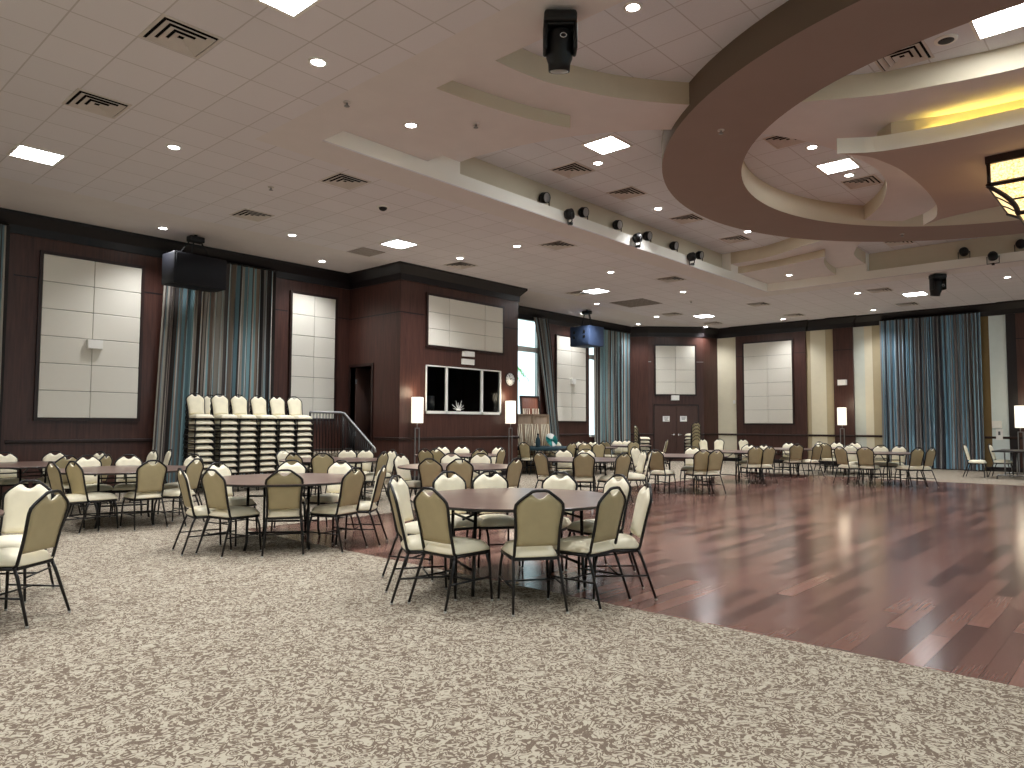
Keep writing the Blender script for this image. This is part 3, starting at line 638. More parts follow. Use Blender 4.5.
# par lights on the ledges
def par(loc, lb, rz, tilt, clamp=False):
    t = thing('par_light', lb, 'stage light', loc, rz)
    R_ = .108; rot = Matrix.Translation((0, 0, .2)) @ Matrix.Rotation(tilt, 4, 'X')
    MB().lathe([(0, -.1), (R_*.75, -.1), (R_, -.05), (R_, .05), (R_*.92, .06), (R_*.9, .045), (0, .04)], 22, M4=rot).build('can', M['black'], t)
    MB().lathe([(0, .046), (R_*.88, .046), (R_*.88, .05), (0, .052)], 22, M4=rot).build('lens', M['lens_grey'], t)
    MB().tube([(-R_-.02, 0, .2), (-R_-.02, 0, .02), (R_+.02, 0, .02), (R_+.02, 0, .2)], .012, 6).build('bracket', M['black_metal'], t)
    if clamp: MB().box((-.03, -.05, -.02), (.03, .03, .03)).build('clamp', M['black_metal'], t)
    return t
ordn = ['first', 'second', 'third', 'fourth', 'fifth', 'sixth', 'seventh', 'eighth', 'ninth', 'tenth', 'eleventh', 'twelfth']
YLG = YT+.14
for i, (x, y) in enumerate(((545, 198), (584, 212), (618, 225), (648, 236.6), (674.6, 245), (700, 254.6))):
    p = pY(x, y, YLG); par((p.x, YLG, LZ), 'black par light standing on the long tray ledge, %s from the left' % ordn[i], 0, math.radians(100))
for i, (x, y) in enumerate(((570, 217), (638, 240.5), (692, 259))):
    p = pY(x, y, YT-.12); par((p.x, YT-.12, p.z-.14), 'black par light clamped to the front of the long tray ledge, %s from the left' % ordn[i], math.radians(55), math.radians(75), True)
XLG = XF+.12
for i, (x, y) in enumerate(((964, 255), (1021, 247))):
    p = pX(x, y, XLG); par((XLG, p.y, LZ), ('black par light on the far ledge above the blue curtain', 'black par light on the far ledge at the right edge of the photo')[i], math.radians(90), math.radians(100))
p = pX(993, 258.7, XF-.12); par((XF-.12, p.y, p.z-.14), 'black par light clamped to the front of the far ledge', math.radians(90), math.radians(125), True)
# chandelier
t = thing('chandelier', 'square amber glass chandelier with dark frame hanging under the ring centre', 'chandelier', (RC[0], RC[1], 5.535)); t.scale = (.96, .96, .97)
MB().box((-1.02, -1.02, -.12), (1.02, 1.02, 0)).build('ceiling_plate', M['frame_wood'], t)
sec = [(.97, -.12), (.97, -.42)]; cur = [(1.0-.32*math.sin(k/6*PI/2)*.98, -.46-.4*(k/6)) for k in range(7)]
cur = [(1.0-.34*(1-(1-k/6)**2), -.46-.42*(k/6)) for k in range(7)]
for sx in range(4):
    R4 = Matrix.Rotation(sx*PI/2, 4, 'Z'); g = MB()
    g.add([R4 @ Vector(p) for p in ((-.97, -.97, -.12), (.97, -.97, -.12), (.97, -.97, -.44), (-.97, -.97, -.44))], [(0, 3, 2, 1)])
    for k in range(6):
        (r0, z0_), (r1, z1_) = cur[k], cur[k+1]
        g.add([R4 @ Vector(p) for p in ((-r0, -r0, z0_), (r0, -r0, z0_), (r1, -r1, z1_), (-r1, -r1, z1_))], [(0, 3, 2, 1)], 0, True)
    g.build('glass_side', M['amber'], t)
MB().box((-.66, -.66, -.885), (.66, .66, -.88)).build('bottom_glass', M['amber'], t)
fr = MB()
def sqframe(mb, r_, z, w_=.035): mb.tube([(-r_, -r_, z), (r_, -r_, z), (r_, r_, z), (-r_, r_, z)], w_, 4, True)
sqframe(fr, 1.0, -.45); sqframe(fr, cur[3][0]+.005, cur[3][1], .018); sqframe(fr, .67, -.885)
for sx in range(4):
    R4 = Matrix.Rotation(sx*PI/2, 4, 'Z')
    fr.tube([R4 @ Vector((-r_, -r_, z)) for r_, z in cur], .04, 6); fr.tube([R4 @ Vector((-.98, -.98, -.12)), R4 @ Vector((-.98, -.98, -.45))], .03, 6)
    for k in (-.33, .33):
        fr.tube([R4 @ Vector((k, -.98, -.12)), R4 @ Vector((k, -.98, -.45))], .018, 6); fr.tube([R4 @ Vector((k*r_, -r_-.005, z)) for r_, z in cur], .018, 6)
fr.build('frame', M['frame_wood'], t)
l = bpy.data.lights.new('chandelier_bulb', 'POINT'); l.energy = 60; l.color = (1, .8, .5); l.shadow_soft_size = .3
# ------------------------------------------------------------------ hanging speakers
def speaker(lb, loc, rz, w_, h_, d_, mat, hang, tilt=0, logo=False):
    t = thing('hanging_speaker', lb, 'speaker', loc, rz)
    MB().rbox((-w_/2, -d_/2, 0), (w_/2, d_/2, h_), .02).build('cabinet', mat, t)
    MB().rbox((-w_/2+.03, -d_/2-.015, .03), (w_/2-.03, -d_/2, h_-.03), .006, 1).build('grille', mat, t)
    br_ = MB(); br_.rbox((-.16, -.1, hang-.16), (.16, .1, hang-.04), .02)
    br_.tube([(0, 0, hang), (0, 0, hang-.1)], .035); br_.tube([(-.1, 0, hang-.1), (-w_*.3, 0, h_)], .015); br_.tube([(.1, 0, hang-.1), (w_*.3, 0, h_)], .015); br_.tube([(0, .08, hang-.1), (0, d_*.3, h_)], .015)
    br_.build('hanging_bracket', M['black'], t)
    if logo:
        for k in (-1, 1):
            q = MB()
            for z in (.25, .42): q.rbox((k*w_*.26-.05, -d_/2-.025, z), (k*w_*.26+.05, -d_/2-.01, z+.1), .01)
            q.build('rigging_slot', M['black'], t)
    return t
speaker('wide black speaker hanging before the curtain on the left wall', (6.76, 15.3, 4.36), .06, 1.16, .66, .55, M['speaker'], Z0-4.36)
p = pY(587, 336, 14.9)
speaker('blue grey speaker box hanging right of the booth', (p.x, 14.9, 4.2), math.radians(-94), .86, .68, .82, M['speaker_blue'], Z0-4.2, logo=True)
# ------------------------------------------------------------------ small wall items
def wallbox_thing(name, lb, cat, p, ux, un, w_, h_, d_, m_, part='housing', extra=None):
    t = thing(name, lb, cat, p); ux, un = Vector(ux), Vector(un); q = MB()
    ps = [ux*-w_/2, ux*w_/2, ux*w_/2*.92+un*d_, ux*-w_/2*.92+un*d_]; q.prism([(a.x, a.y) for a in ps], -h_/2, h_/2); q.build(part, m_, t)
    return t
p = pY(94, 344.5, YL-.05); t = wallbox_thing('emergency_light', 'white box light on the tall left wall panel', 'wall light', p, (1, 0, 0), (0, -1, 0), .3, .18, .1, M['white_plastic'])
p = pY(572, 381.5, YL-.05); wallbox_thing('emergency_light', 'white box light on the tan panel behind the blue speaker', 'wall light', p, (1, 0, 0), (0, -1, 0), .26, .2, .1, M['white_plastic'])
p = pX(842.5, 382.5, XR-.1); wallbox_thing('emergency_light', 'white box on the dark pilaster above the floor lamp', 'wall light', p, (0, -1, 0), (-1, 0, 0), .32, .2, .1, M['white_plastic'])
q_, z_ = along(675, 397.8); p = A+dd*q_+Vector((0, 0, z_)); wallbox_thing('exit_sign', 'small white exit sign box above the double doors', 'sign', p, dd, nn, .34, .2, .08, M['white_plastic'])
p = pY(467.5, 362, BY); t = wallbox_thing('exit_sign', 'white exit sign box above the booth window, lower of two', 'sign', p, (1, 0, 0), (0, -1, 0), .46, .15, .06, M['white_plastic'])
p = pY(467.5, 354.2, BY); t = wallbox_thing('emergency_light', 'white emergency light box above the booth window, upper of two', 'wall light', p, (1, 0, 0), (0, -1, 0), .42, .14, .09, M['white_plastic'])
p = pX(997, 424.5, XR-.012); wallbox_thing('thermostat', 'pale wall control box right of the blue curtain', 'control box', p, (0, -1, 0), (-1, 0, 0), .28, .24, .07, M['white_plastic'])
p = pX(999.5, 434.5, XR-.012); t = wallbox_thing('wall_notice', 'white notice card below the control box right of the blue curtain', 'sign', p, (0, -1, 0), (-1, 0, 0), .2, .36, .03, M['paper'], 'card')
MB().box((-.035, -.03, -.02), (-.03, .03, .1)).build('printed_symbol', M['ink'], t)
p = pX(734.5, 402, XR-.012); wallbox_thing('wall_switch', 'small white switch on the cream wallpaper beside the doors', 'switch', p, (0, -1, 0), (-1, 0, 0), .09, .14, .03, M['white_plastic'])
# clock
p = pY(509.5, 379.5, BY); t = thing('wall_clock', 'round wall clock right of the booth window', 'clock', p)
RX = Matrix.Rotation(PI/2, 4, 'X')
MB().lathe([(0, 0), (.21, 0), (.21, .03), (.195, .045), (.18, .03), (0, .028)], 32, M4=RX).build('case', M['frame_wood'], t)
MB().lathe([(0, .028), (.182, .028), (.182, .032), (0, .033)], 32, M4=RX).build('face', M['paper'], t)
q = MB()
for k in range(12):
    a = k*PI/6; q.tube([(math.sin(a)*.14, -.034, math.cos(a)*.14), (math.sin(a)*.168, -.034, math.cos(a)*.168)], .007, 5)
q.build('hour_marks', M['black'], t)
for nm, a, L_ in (('hour_hand', math.radians(55), .09), ('minute_hand', math.radians(-20), .14)):
    MB().tube([(0, -.037, 0), (math.sin(a)*L_, -.037, math.cos(a)*L_)], .007, 5).build(nm, M['black'], t)
# booth interior: desk, monitor, star ornament on the sill
t = thing('mixing_desk', 'dim desk with sound gear inside the dark booth', 'desk', (13.6, 15.1, .75))
MB().box((-1.1, -.4, .95), (1.1, .4, 1.0)).build('desk_top', M['frame_wood'], t)
for x in (-1, 1): MB().box((x-.04, -.35, 0), (x+.04, .35, .95)).build('leg', M['frame_wood'], t)
t = thing('monitor', 'grey screen standing on the desk inside the booth', 'monitor', (13.05, 15.0, 1.75))
MB().rbox((-.3, -.03, .12), (.3, .02, .5), .01).build('screen', M['monitor'], t); MB().box((-.03, -.02, 0), (.03, .02, .14)).build('stand', M['black'], t); MB().box((-.12, -.08, 0), (.12, .08, .015)).build('foot', M['black'], t)
p = pY(458.5, 413, BY-.02)
t = thing('star_ornament', 'white spiky paper star on the booth window sill', 'ornament', (p.x, BY-.02, VZ0+.09))
q = MB()
for k in range(9):
    a = math.radians(12+k*19.5); L_ = .2 if k % 2 == 0 else .26
    q.tube([(0, 0, .02), (math.cos(a)*L_, -.03*math.cos(k*2.1), .02+math.sin(a)*L_)], [.012, .003], 5)
q.build('spikes', M['paper'], t); MB().lathe([(0, 0), (.07, 0), (.05, .03), (0, .035)], 12).build('base', M['white_plastic'], t)
# stair railing
t = thing('stair_railing', 'black metal railing of the steps beside the stacked chairs', 'railing', (10.4, 15.08, 0))
o = Vector((-10.4, -15.08, 0)); q = MB()
q.tube([o+Vector(p) for p in ((9.5, 15.08, 1.74), (10.36, 15.08, 1.74), (10.42, 15.0, 1.72), (10.42, 13.9, .98), (10.42, 13.78, .9), (10.42, 13.74, .8))], .028, 8); q.build('handrail', M['steel'], t)
q = MB()
x = 9.52
while x < 10.4: q.tube([o+Vector((x, 15.08, .75)), o+Vector((x, 15.08, 1.73))], .01, 6); x += .085
y = 14.98
while y > 13.85: q.tube([o+Vector((10.42, y, .03)), o+Vector((10.42, y, 1.72-.69*(15.0-y)-.01))], .01, 6); y -= .085
q.tube([o+Vector((9.5, 15.08, .85)), o+Vector((10.42, 15.08, .85))], .014, 6)
q.build('balusters', M['black_metal'], t)
for x, y, z in ((9.5, 15.08, 1.74), (10.42, 15.06, 1.74), (10.42, 13.86, .98)): MB().tube([o+Vector((x, y, 0 if y < 15 else .0)), o+Vector((x, y, z))], .022, 8).build('post', M['black_metal'], t)
# floor lamps
def floor_lamp(loc, lb, rz, zb, ztp, w_=.22):
    t = thing('floor_lamp', lb, 'floor lamp', loc, rz)
    MB().rbox((-w_/2, -w_/2, zb), (w_/2, w_/2, ztp), .012, 2).build('lamp_shade', M['lamp_shade'], t)
    q = MB()
    for s_ in (-.065, .065): q.box((s_-.012, -.012, .02), (s_+.012, .012, zb-.12))
    q.box((-.077, -.012, zb-.14), (.077, .012, zb-.115)); q.tube([(0, 0, zb-.12), (0, 0, zb+.02)], .012, 8)
    q.build('stand', M['steel'], t); MB().rbox((-.15, -.15, 0), (.15, .15, .022), .006, 1).build('base', M['steel'], t)
    l = bpy.data.lights.new('lamp_bulb', 'POINT'); l.energy = 5; l.color = (1, .84, .6); l.shadow_soft_size = .2
    b_ = bpy.data.objects.new('lamp_bulb', l); COL.objects.link(b_); b_.location = Vector(loc)+Vector((0, -.0, ztp+.1))
floor_lamp((11.82, 13.9, 0), 'floor lamp with tall white shade at the booth corner', 0, 1.49, 2.14)
floor_lamp((15.3, 13.9, 0), 'floor lamp with tall white shade below the wall clock', 0, 1.49, 2.14)
floor_lamp((27.2, 8.6, 0), 'floor lamp with white shade before the far dark pilaster', PI/2, 1.49, 2.12, .25)
floor_lamp((27.0, 3.3, 0), 'floor lamp with white shade at the right edge of the photo', PI/2, 1.42, 2.1, .25)
# ------------------------------------------------------------------ chairs
TILT = math.tan(math.radians(13.5))
def backy(z): return -.19-(z-.45)*TILT
prof = [(.43, .178), (.50, .178), (.58, .177), (.66, .181), (.74, .190), (.80, .196), (.835, .190), (.862, .166), (.895, .124), (.92, .088)]
def half(z):
    for (z0, w0), (z1, w1) in zip(prof, prof[1:]):
        if z <= z1: return w0+(w1-w0)*(z-z0)/(z1-z0)
    return prof[-1][1]
def chair(name, label):
    t = thing(name, label, 'chair')
    q = MB(); q.rbox((-.215, -.2, .41), (.215, .225, .475), .03, 3)
    bm = bmesh.new(); bmesh.ops.create_cube(bm, size=1)
    # crowned cushion
    q = MB(); NX = 10; rows = []
    def cz(u, v_): return .43+.068*((1-abs(u)**6)*(1-abs(v_)**6))**.5+.012*(1-u*u)*(1-v_*v_)
    bm.free(); V = []; F = []
    for j in range(NX+1):
        for i in range(NX+1):
            u, v_ = -1+2*i/NX, -1+2*j/NX; sq_ = 1-.06*(u*u)*(v_*v_); wd = .196*(1+.07*v_); V.append((u*wd*sq_, .01+v_*.218*sq_, cz(u, v_)))
    n0 = len(V)
    for x, y, z in V[:]: V.append((x*.97, y*.97, .418))
    for j in range(NX):
        for i in range(NX):
            a = j*(NX+1)+i; F.append((a, a+1, a+NX+2, a+NX+1)); F.append((n0+a, n0+a+NX+1, n0+a+NX+2, n0+a+1))
    bd = [i for i in range(NX+1)]+[j*(NX+1)+NX for j in range(1, NX+1)]+[NX*(NX+1)+i for i in range(NX-1, -1, -1)]+[j*(NX+1) for j in range(NX-1, 0, -1)]
    for a, b_ in zip(bd, bd[1:]+bd[:1]): F.append((b_, a, n0+a, n0+b_))
    q.add(V, F, 0, True); q.build('seat', M['vinyl'], t)
    MB().prism([(-.175, -.19), (.175, -.19), (.19, .205), (-.19, .205)], .392, .418).build('seat_pan', M['black'], t)
    # padded back with a scooped top
    q = MB(); NU, NV = 8, 14; front = []; back = []
    for j in range(NV+1):
        z = .505+(.917-.505)*j/NV; w_ = half(z)-.012
        for i in range(NU+1):
            u = -1+2*i/NU; zz = z
            if j > NV-4: zz -= .04*((j-(NV-4))/4)**2*max(0, 1-(u/.8)**2)
            e = (1-abs(u)**6)**.5*min(1, (1-abs(2*j/NV-1)**8)**.5+.15)
            y = backy(zz); front.append((u*w_, y+.012+.026*e, zz)); back.append((u*w_, y-.002-.012*e, zz))
    k = NU+1; F1 = []; F2 = []; F3 = []; n0 = len(front)
    for j in range(NV):
        for i in range(NU):
            a = j*k+i; F1.append((a, a+k, a+k+1, a+1)); F2.append((n0+a, n0+a+1, n0+a+k+1, n0+a+k))
    bd = [i for i in range(k)]+[j*k+NU for j in range(1, NV+1)]+[NV*k+i for i in range(NU-1, -1, -1)]+[j*k for j in range(NV-1, 0, -1)]
    for a, b_ in zip(bd, bd[1:]+bd[:1]): F3.append((a, b_, n0+b_, n0+a))
    q.add(front+back, F1+F3, 0, True)
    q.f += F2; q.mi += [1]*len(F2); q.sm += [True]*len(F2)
    q.build('backrest', [M['vinyl'], M['vinyl_back_shaded']], t)
    # frame round the back, open grip under its top bar
    pts = [(-w_, backy(z), z) for z, w_ in prof]+[(-.065, backy(.937), .937), (-.035, backy(.943), .943), (.035, backy(.943), .943), (.065, backy(.937), .937)]+[(w_, backy(z), z) for z, w_ in prof[::-1]]
    pts = [(-.183, -.16, .405)]+pts+[(.183, -.16, .405)]
    q = MB(); q.tube(pts, .0125, 8); q.tube([(-.183, -.18, .40), (-.195, .2, .40), (.195, .2, .40), (.183, -.18, .40)], .0115, 8, True); q.build('back_frame', M['black_metal'], t)
    for sx in (-1, 1):
        for a, b_, c_ in (((sx*.19, .17, .405), (sx*.2, .2, .3), (sx*.215, .215, .012)), ((sx*.183, -.17, .405), (sx*.188, -.2, .34), (sx*.215, -.31, .012))):
            o = MB().tube([a, b_, c_], [.0125, .0125, .0105], 8).build('leg', M['black_metal'], t)
            MB().lathe([(0, 0), (.012, 0), (.012, .012), (.0105, .014), (0, .014)], 10, (c_[0], c_[1], 0)).build('foot_glide', M['glide'], o)
    q = MB()
    for sx in (-1, 1): q.tube([(sx*.211, .208, .2), (sx*.211, -.252, .2)], .008, 6)
    q.tube([(-.211, .0, .2), (.211, .0, .2)], .008, 6)
    q.build('stretcher', M['black_metal'], t)
    return t
proto = chair('banquet_chair', 'x')
for c_ in kids(proto): kids(c_)
used = [False]
def place(loc, rz, label, group, deep=True):
    """rz: direction the chair faces (angle of its +Y axis minus 90 degrees)"""
    if not used[0]:
        used[0] = True; proto.location = loc; proto.rotation_euler = (0, 0, rz); proto['label'] = label; proto['group'] = group; return proto
    return dup(proto, loc, rz, label, group, deep)
# ------------------------------------------------------------------ round tables
def round_table(loc, label, R_=.97, rz=.5):
    t = thing('round_table', label, 'table', loc, rz, 'round folding tables'); ZT = .785
    q = MB(); q.lathe([(0, ZT-.028), (R_-.012, ZT-.028), (R_, ZT-.022), (R_, ZT-.004), (R_-.004, ZT), (0, ZT)], 56, sm=False)
    for i, f_ in enumerate(q.f):
        if all(q.v[k][2] > ZT-.005 for k in f_): q.mi[i] = 0
        else: q.mi[i] = 1
    q.build('tabletop', [M['laminate'], M['edge']], t)
    for s_ in (-1, 1):
        for sx in (-1, 1):
            MB().tube([(sx*.34, s_*.5, ZT-.03), (sx*.34, s_*.52, .1), (sx*.36, s_*.53, 0)], .016, 8).build('leg', M['black_metal'], t)
    for s_ in (-1, 1):
        MB().tube([(-.34, s_*.51, .2), (.34, s_*.51, .2)], .013, 8).build('leg_brace', M['black_metal'], t)
        MB().tube([(-.34, s_*.5, .62), (.34, s_*.5, .62)], .011, 8).build('leg_brace', M['black_metal'], t)
        MB().tube([(0, s_*.515, .6), (0, s_*.12, ZT-.03)], .011, 8).build('folding_strut', M['black_metal'], t)
    q = MB()
    q.box((-.4, -.62, ZT-.06), (-.37, .62, ZT-.028)); q.build('apron_rail', M['edge'], t)
    MB().box((.37, -.62, ZT-.06), (.4, .62, ZT-.028)).build('apron_rail', M['edge'], t)
    return t
def P2(px, X):
    d_ = ray(px, 450); return (X, d_.y/d_.x*X)
TB = {  # name: centre, table label, phrase for its chairs
 'T1': ((5.0, 4.47), 'nearest round brown table, half on carpet and half on the wood floor', 'the nearest round table'),
 'T2': ((4.75, 8.05), 'round brown table in front of the tall stacked chairs', 'the round table before the chair stacks'),
 'T3': ((4.1, 11.4), 'round table before the tall left wall panel, nearer of two', 'the near table below the left panel'),
 'T4': ((3.55, 13.8), 'round table close to the left wall below the tall panel', 'the table at the left wall'),
 'T5': ((.55, 6.72), 'round table mostly cut off by the left edge of the photo', 'the table cut off at left'),
 'T6': ((7.9, 11.75), 'round table before the black stair railing', 'the table before the stair railing'),
 'T7': ((8.1, 8.5), 'round brown table directly behind the nearest one', 'the table behind the nearest one'),
 'T8': ((11.2, 11.75), 'round table before the booth window wall', 'the table below the booth window'),
 'T9': ((11.5, 8.55), 'round dark table right behind the nearest one, before the folded tables', 'the table below the blue speaker'),
 'T10': (P2(683, 14.6), 'round table in line with the double doors', 'the table before the double doors'),
 'T11': (P2(737, 18.0), 'round table below the left edge of the right wall panel', 'the table left below the far panel'),
 'T12': (P2(782, 21.2), 'round table below the right edge of the right wall panel', 'the table right below the far panel'),
 'T13': ((19.9, 5.42), 'round table standing before the left part of the blue curtain', 'the table before the blue curtain'),
 'T14': ((23.3, 7.3), 'round table before the floor lamp at the far pilaster', 'the table at the far pilaster lamp'),
 'T15': (P2(545, 17.0), 'round table covered in dark blue cloth with the teal fan on it', 'the table with the teal fan'),
 'T16': ((20.5, 13.55), 'round table before the corner curtain left of the double doors', 'the table at the corner curtain'),
 'T17': ((17.9, 13.15), 'round table before the tan panel under the blue speaker', 'the table before the tan panel'),
}
protoT = None
for k, (cxy, lb, ph) in TB.items():
    loc = (cxy[0], cxy[1], 0); rz = (hash_ := sum(map(ord, k)))*.37 % PI
    if k == 'T1': rz = 1.1
    if protoT is None: protoT = round_table(loc, lb, rz=rz); [kids(c_) for c_ in kids(protoT)]
    else: dup(protoT, loc, rz, lb, 'round folding tables')
# chairs round the tables: (pixel x, near/far side of the table, radius, extra turn in degrees)
SEAT = {
 'T1': [(393, 'n', 1.2, -14), (430, 'n', 1.14, -4), (540, 'n', 1.1, 4), (613, 'n', 1.12, 4), (646, 'n', 1.2, 24), (397.5, 'f', 1.25, 0), (449, 'f', 1.3, 0), (490, 'f', 1.22, 0), (560, 'f', 1.15, 0), (618, 'f', 1.25, 0)],
 'T2': [(213, 'n', 1.05, 0), (285, 'n', .95, 0), (355, 'n', 1.08, 0), (182, 'n', 1.2, 0), (383, 'n', 1.2, 0), (218.6, 'f', 1.2, 0), (292, 'f', 1.25, 0), (341, 'f', 1.25, 0)],
 'T3': [(153, 'n', 1.0, 0), (74, 'n', 1.05, -22), (196, 'n', 1.15, 0), (53, 'n', 1.25, -22), (88, 'f', 1.25, 0), (129, 'f', 1.15, 0), (194, 'f', 1.35, 0)],
 'T4': [(68, 'n', 1.0, 0), (106, 'n', 1.2, 0), (55, 'f', 1.2, 0), (99.6, 'f', 1.2, 0), (5, 'f', 1.2, 0)],
 'T5': [(53, 'n', 1.28, -28), (31, 'f', 1.5, 25)],
 'T6': [(322.5, 'n', 1.0, 0), (293.6, 'n', 1.0, 0), (383.5, 'n', 1.1, 0), (392, 'f', 1.3, 0), (283, 'f', 1.2, 0), (347.5, 'f', 1.25, 0), (366, 'f', 1.25, 0)],
 'T7': [(430, 'n', 1.0, 0), (460, 'n', 1.0, 0), (516, 'n', 1.15, 0), (401, 'f', 1.2, 0), (451.5, 'f', 1.2, 0), (481, 'f', 1.2, 0)],
 'T8': [(425, 'n', 1.25, 0), (436, 'n', 1.1, 0), (480, 'n', 1.05, 0), (502, 'n', 1.1, 0), (442, 'f', 1.2, 0), (462, 'f', 1.2, 0), (498, 'f', 1.2, 0)],
 'T9': [(540, 'n', 1.1, 0), (584, 'n', 1.0, 0), (624, 'n', 1.15, 0), (651, 'n', 1.3, 0), (563.5, 'f', 1.15, 0), (586, 'f', 1.15, 0), (643.5, 'f', 1.3, 0)],
 'T10': [(655, 'n', 1.25, 0), (703, 'n', 1.05, 0), (716.6, 'n', 1.15, 0), (635, 'f', 1.3, 0), (693, 'f', 1.2, 0)],
 'T11': [(756, 'n', 1.1, 0), (769.7, 'n', 1.2, 0), (749, 'f', 1.15, 0), (764, 'f', 1.15, 0)],
 'T12': [(797, 'n', 1.05, 0), (818, 'n', 1.25, 0), (789, 'f', 1.15, 0)],
 'T13': [(840, 'n', 1.3, 0), (865, 'n', 1.05, 0), (918, 'n', 1.2, 0), (931.5, 'n', 1.35, 0), (850, 'f', 1.25, 0), (881, 'f', 1.2, 0), (899.5, 'f', 1.2, 0)],
 'T14': [(825, 'n', 1.2, 0), (820, 'f', 1.2, 0), (837, 'f', 1.2, 0), (855, 'f', 1.2, 0)],
 'T15': [(524, 'n', 1.15, 0), (572, 'n', 1.15, 0), (515, 'f', 1.3, 0), (556, 'f', 1.15, 0), (531, 'f', 1.15, 0)],
 'T16': [(605, 'n', 1.15, 0), (617.4, 'f', 1.15, 0), (627, 'f', 1.15, 0), (634, 'n', 1.2, 0)],
 'T17': [(585, 'n', 1.1, 0), (599, 'n', 1.2, 0), (581, 'f', 1.15, 0), (593, 'f', 1.15, 0)],
}
for k, L_ in SEAT.items():
    cxy, _, ph = TB[k]; C_ = Vector((cxy[0], cxy[1], 0)); rows = []
    for px, side, R_, turn in L_:
        d_ = ray(px, 455); d_ = Vector((d_.x, d_.y, 0)).normalized(); tc = C_.dot(d_); perp = (C_-d_*tc).length
        if perp >= R_: p = d_*tc
        else:
            h_ = math.sqrt(R_*R_-perp*perp); p = d_*(tc-h_ if side == 'n' else tc+h_)
        rows.append((px, side, p, turn))
    for side in 'nf':
        S = sorted([r_ for r_ in rows if r_[1] == side], key=lambda r_: r_[0])
        for i, (px, _, p, turn) in enumerate(S):
            dv = C_-p; rz = math.atan2(dv.y, dv.x)-PI/2+math.radians(turn)
            # the measured point is the top of the backrest, 0.3 m behind the seat centre
            back = Vector((-math.sin(rz), math.cos(rz), 0)); o = p+back*.29
            w_ = 'near' if side == 'n' else 'far'
            pos = ('single' if len(S) == 1 else ordn[i]+' from left')
            place(o, rz, 'cream chair, %s, %s side of %s' % (pos, w_, ph), 'banquet chairs round the tables')
# loose chairs
LOOSE = [((5.35, 14.3), 95, 'cream chair turned sideways beyond the table at the left wall, left of a pair'), ((5.75, 14.6), 80, 'cream chair turned sideways beyond the table at the left wall, right of a pair'),
 (None, (707, 25.4), 'cream chair standing before the right end of the door wall'), (None, (717, 25.8), 'cream chair before the cream wallpaper beside the doors'), (None, (746, 26.3), 'cream chair by the wall left below the far panel'), (None, (659, 22.6), 'cream chair seen side on before the left door leaf')]
for a, b_, lb in LOOSE:
    if a: place((a[0], a[1], 0), math.radians(b_), lb, 'loose banquet chairs')
    else:
        d_ = ray(b_[0], 445); t_ = b_[1]/d_.x; rz = {707: 150, 717: 100, 746: 135, 659: 20}[b_[0]]
        place((d_.x*t_, d_.y*t_, 0), math.radians(rz), lb, 'loose banquet chairs')
for px, X_, rz, lb in ((966, 24.2, 180, 'cream chair facing right, alone before the blue curtain hem'), (991.5, 24.9, 176, 'cream chair at the trestle table on the right edge')):
    d_ = ray(px, 445); t_ = X_/d_.x; place((d_.x*t_, d_.y*t_-.25, 0), math.radians(rz), lb, 'loose banquet chairs')
# tall stacks
PITCHZ = .128
def stack(x, y, rz, nchairs, where, shift=0.0):
    back = Vector((-math.sin(rz), math.cos(rz), 0))
    for k in range(nchairs):
        nth = 'topmost' if k == nchairs-1 else (ordn[nchairs-1-k]+' from the top' if k else 'bottom one')
        p = Vector((x, y, k*PITCHZ))+back*(k*shift)
        place(p, rz, 'cream chair, %s in %s' % (nth, where), 'stacked banquet chairs', False)
for i, px in enumerate((195, 219.3, 238.3, 258, 276.6, 294)):
    p = pY(px, 396, 15.2); stack(p.x, 14.9, PI, 10, 'the %s tall stack from the left' % ordn[i])
p = pY(210, 396, 15.85); stack(p.x, 15.55, PI, 10, 'the rear tall stack at the curtain')
d_ = ray(643, 440); t_ = 23.6/d_.x; stack(d_.x*t_, d_.y*t_, math.radians(-45-90+10), 5, 'the short stack left of the double doors')
d_ = ray(692, 440); t_ = 25.4/d_.x; stack(d_.x*t_, d_.y*t_, math.radians(-27), 6, 'the short stack before the right door leaf')
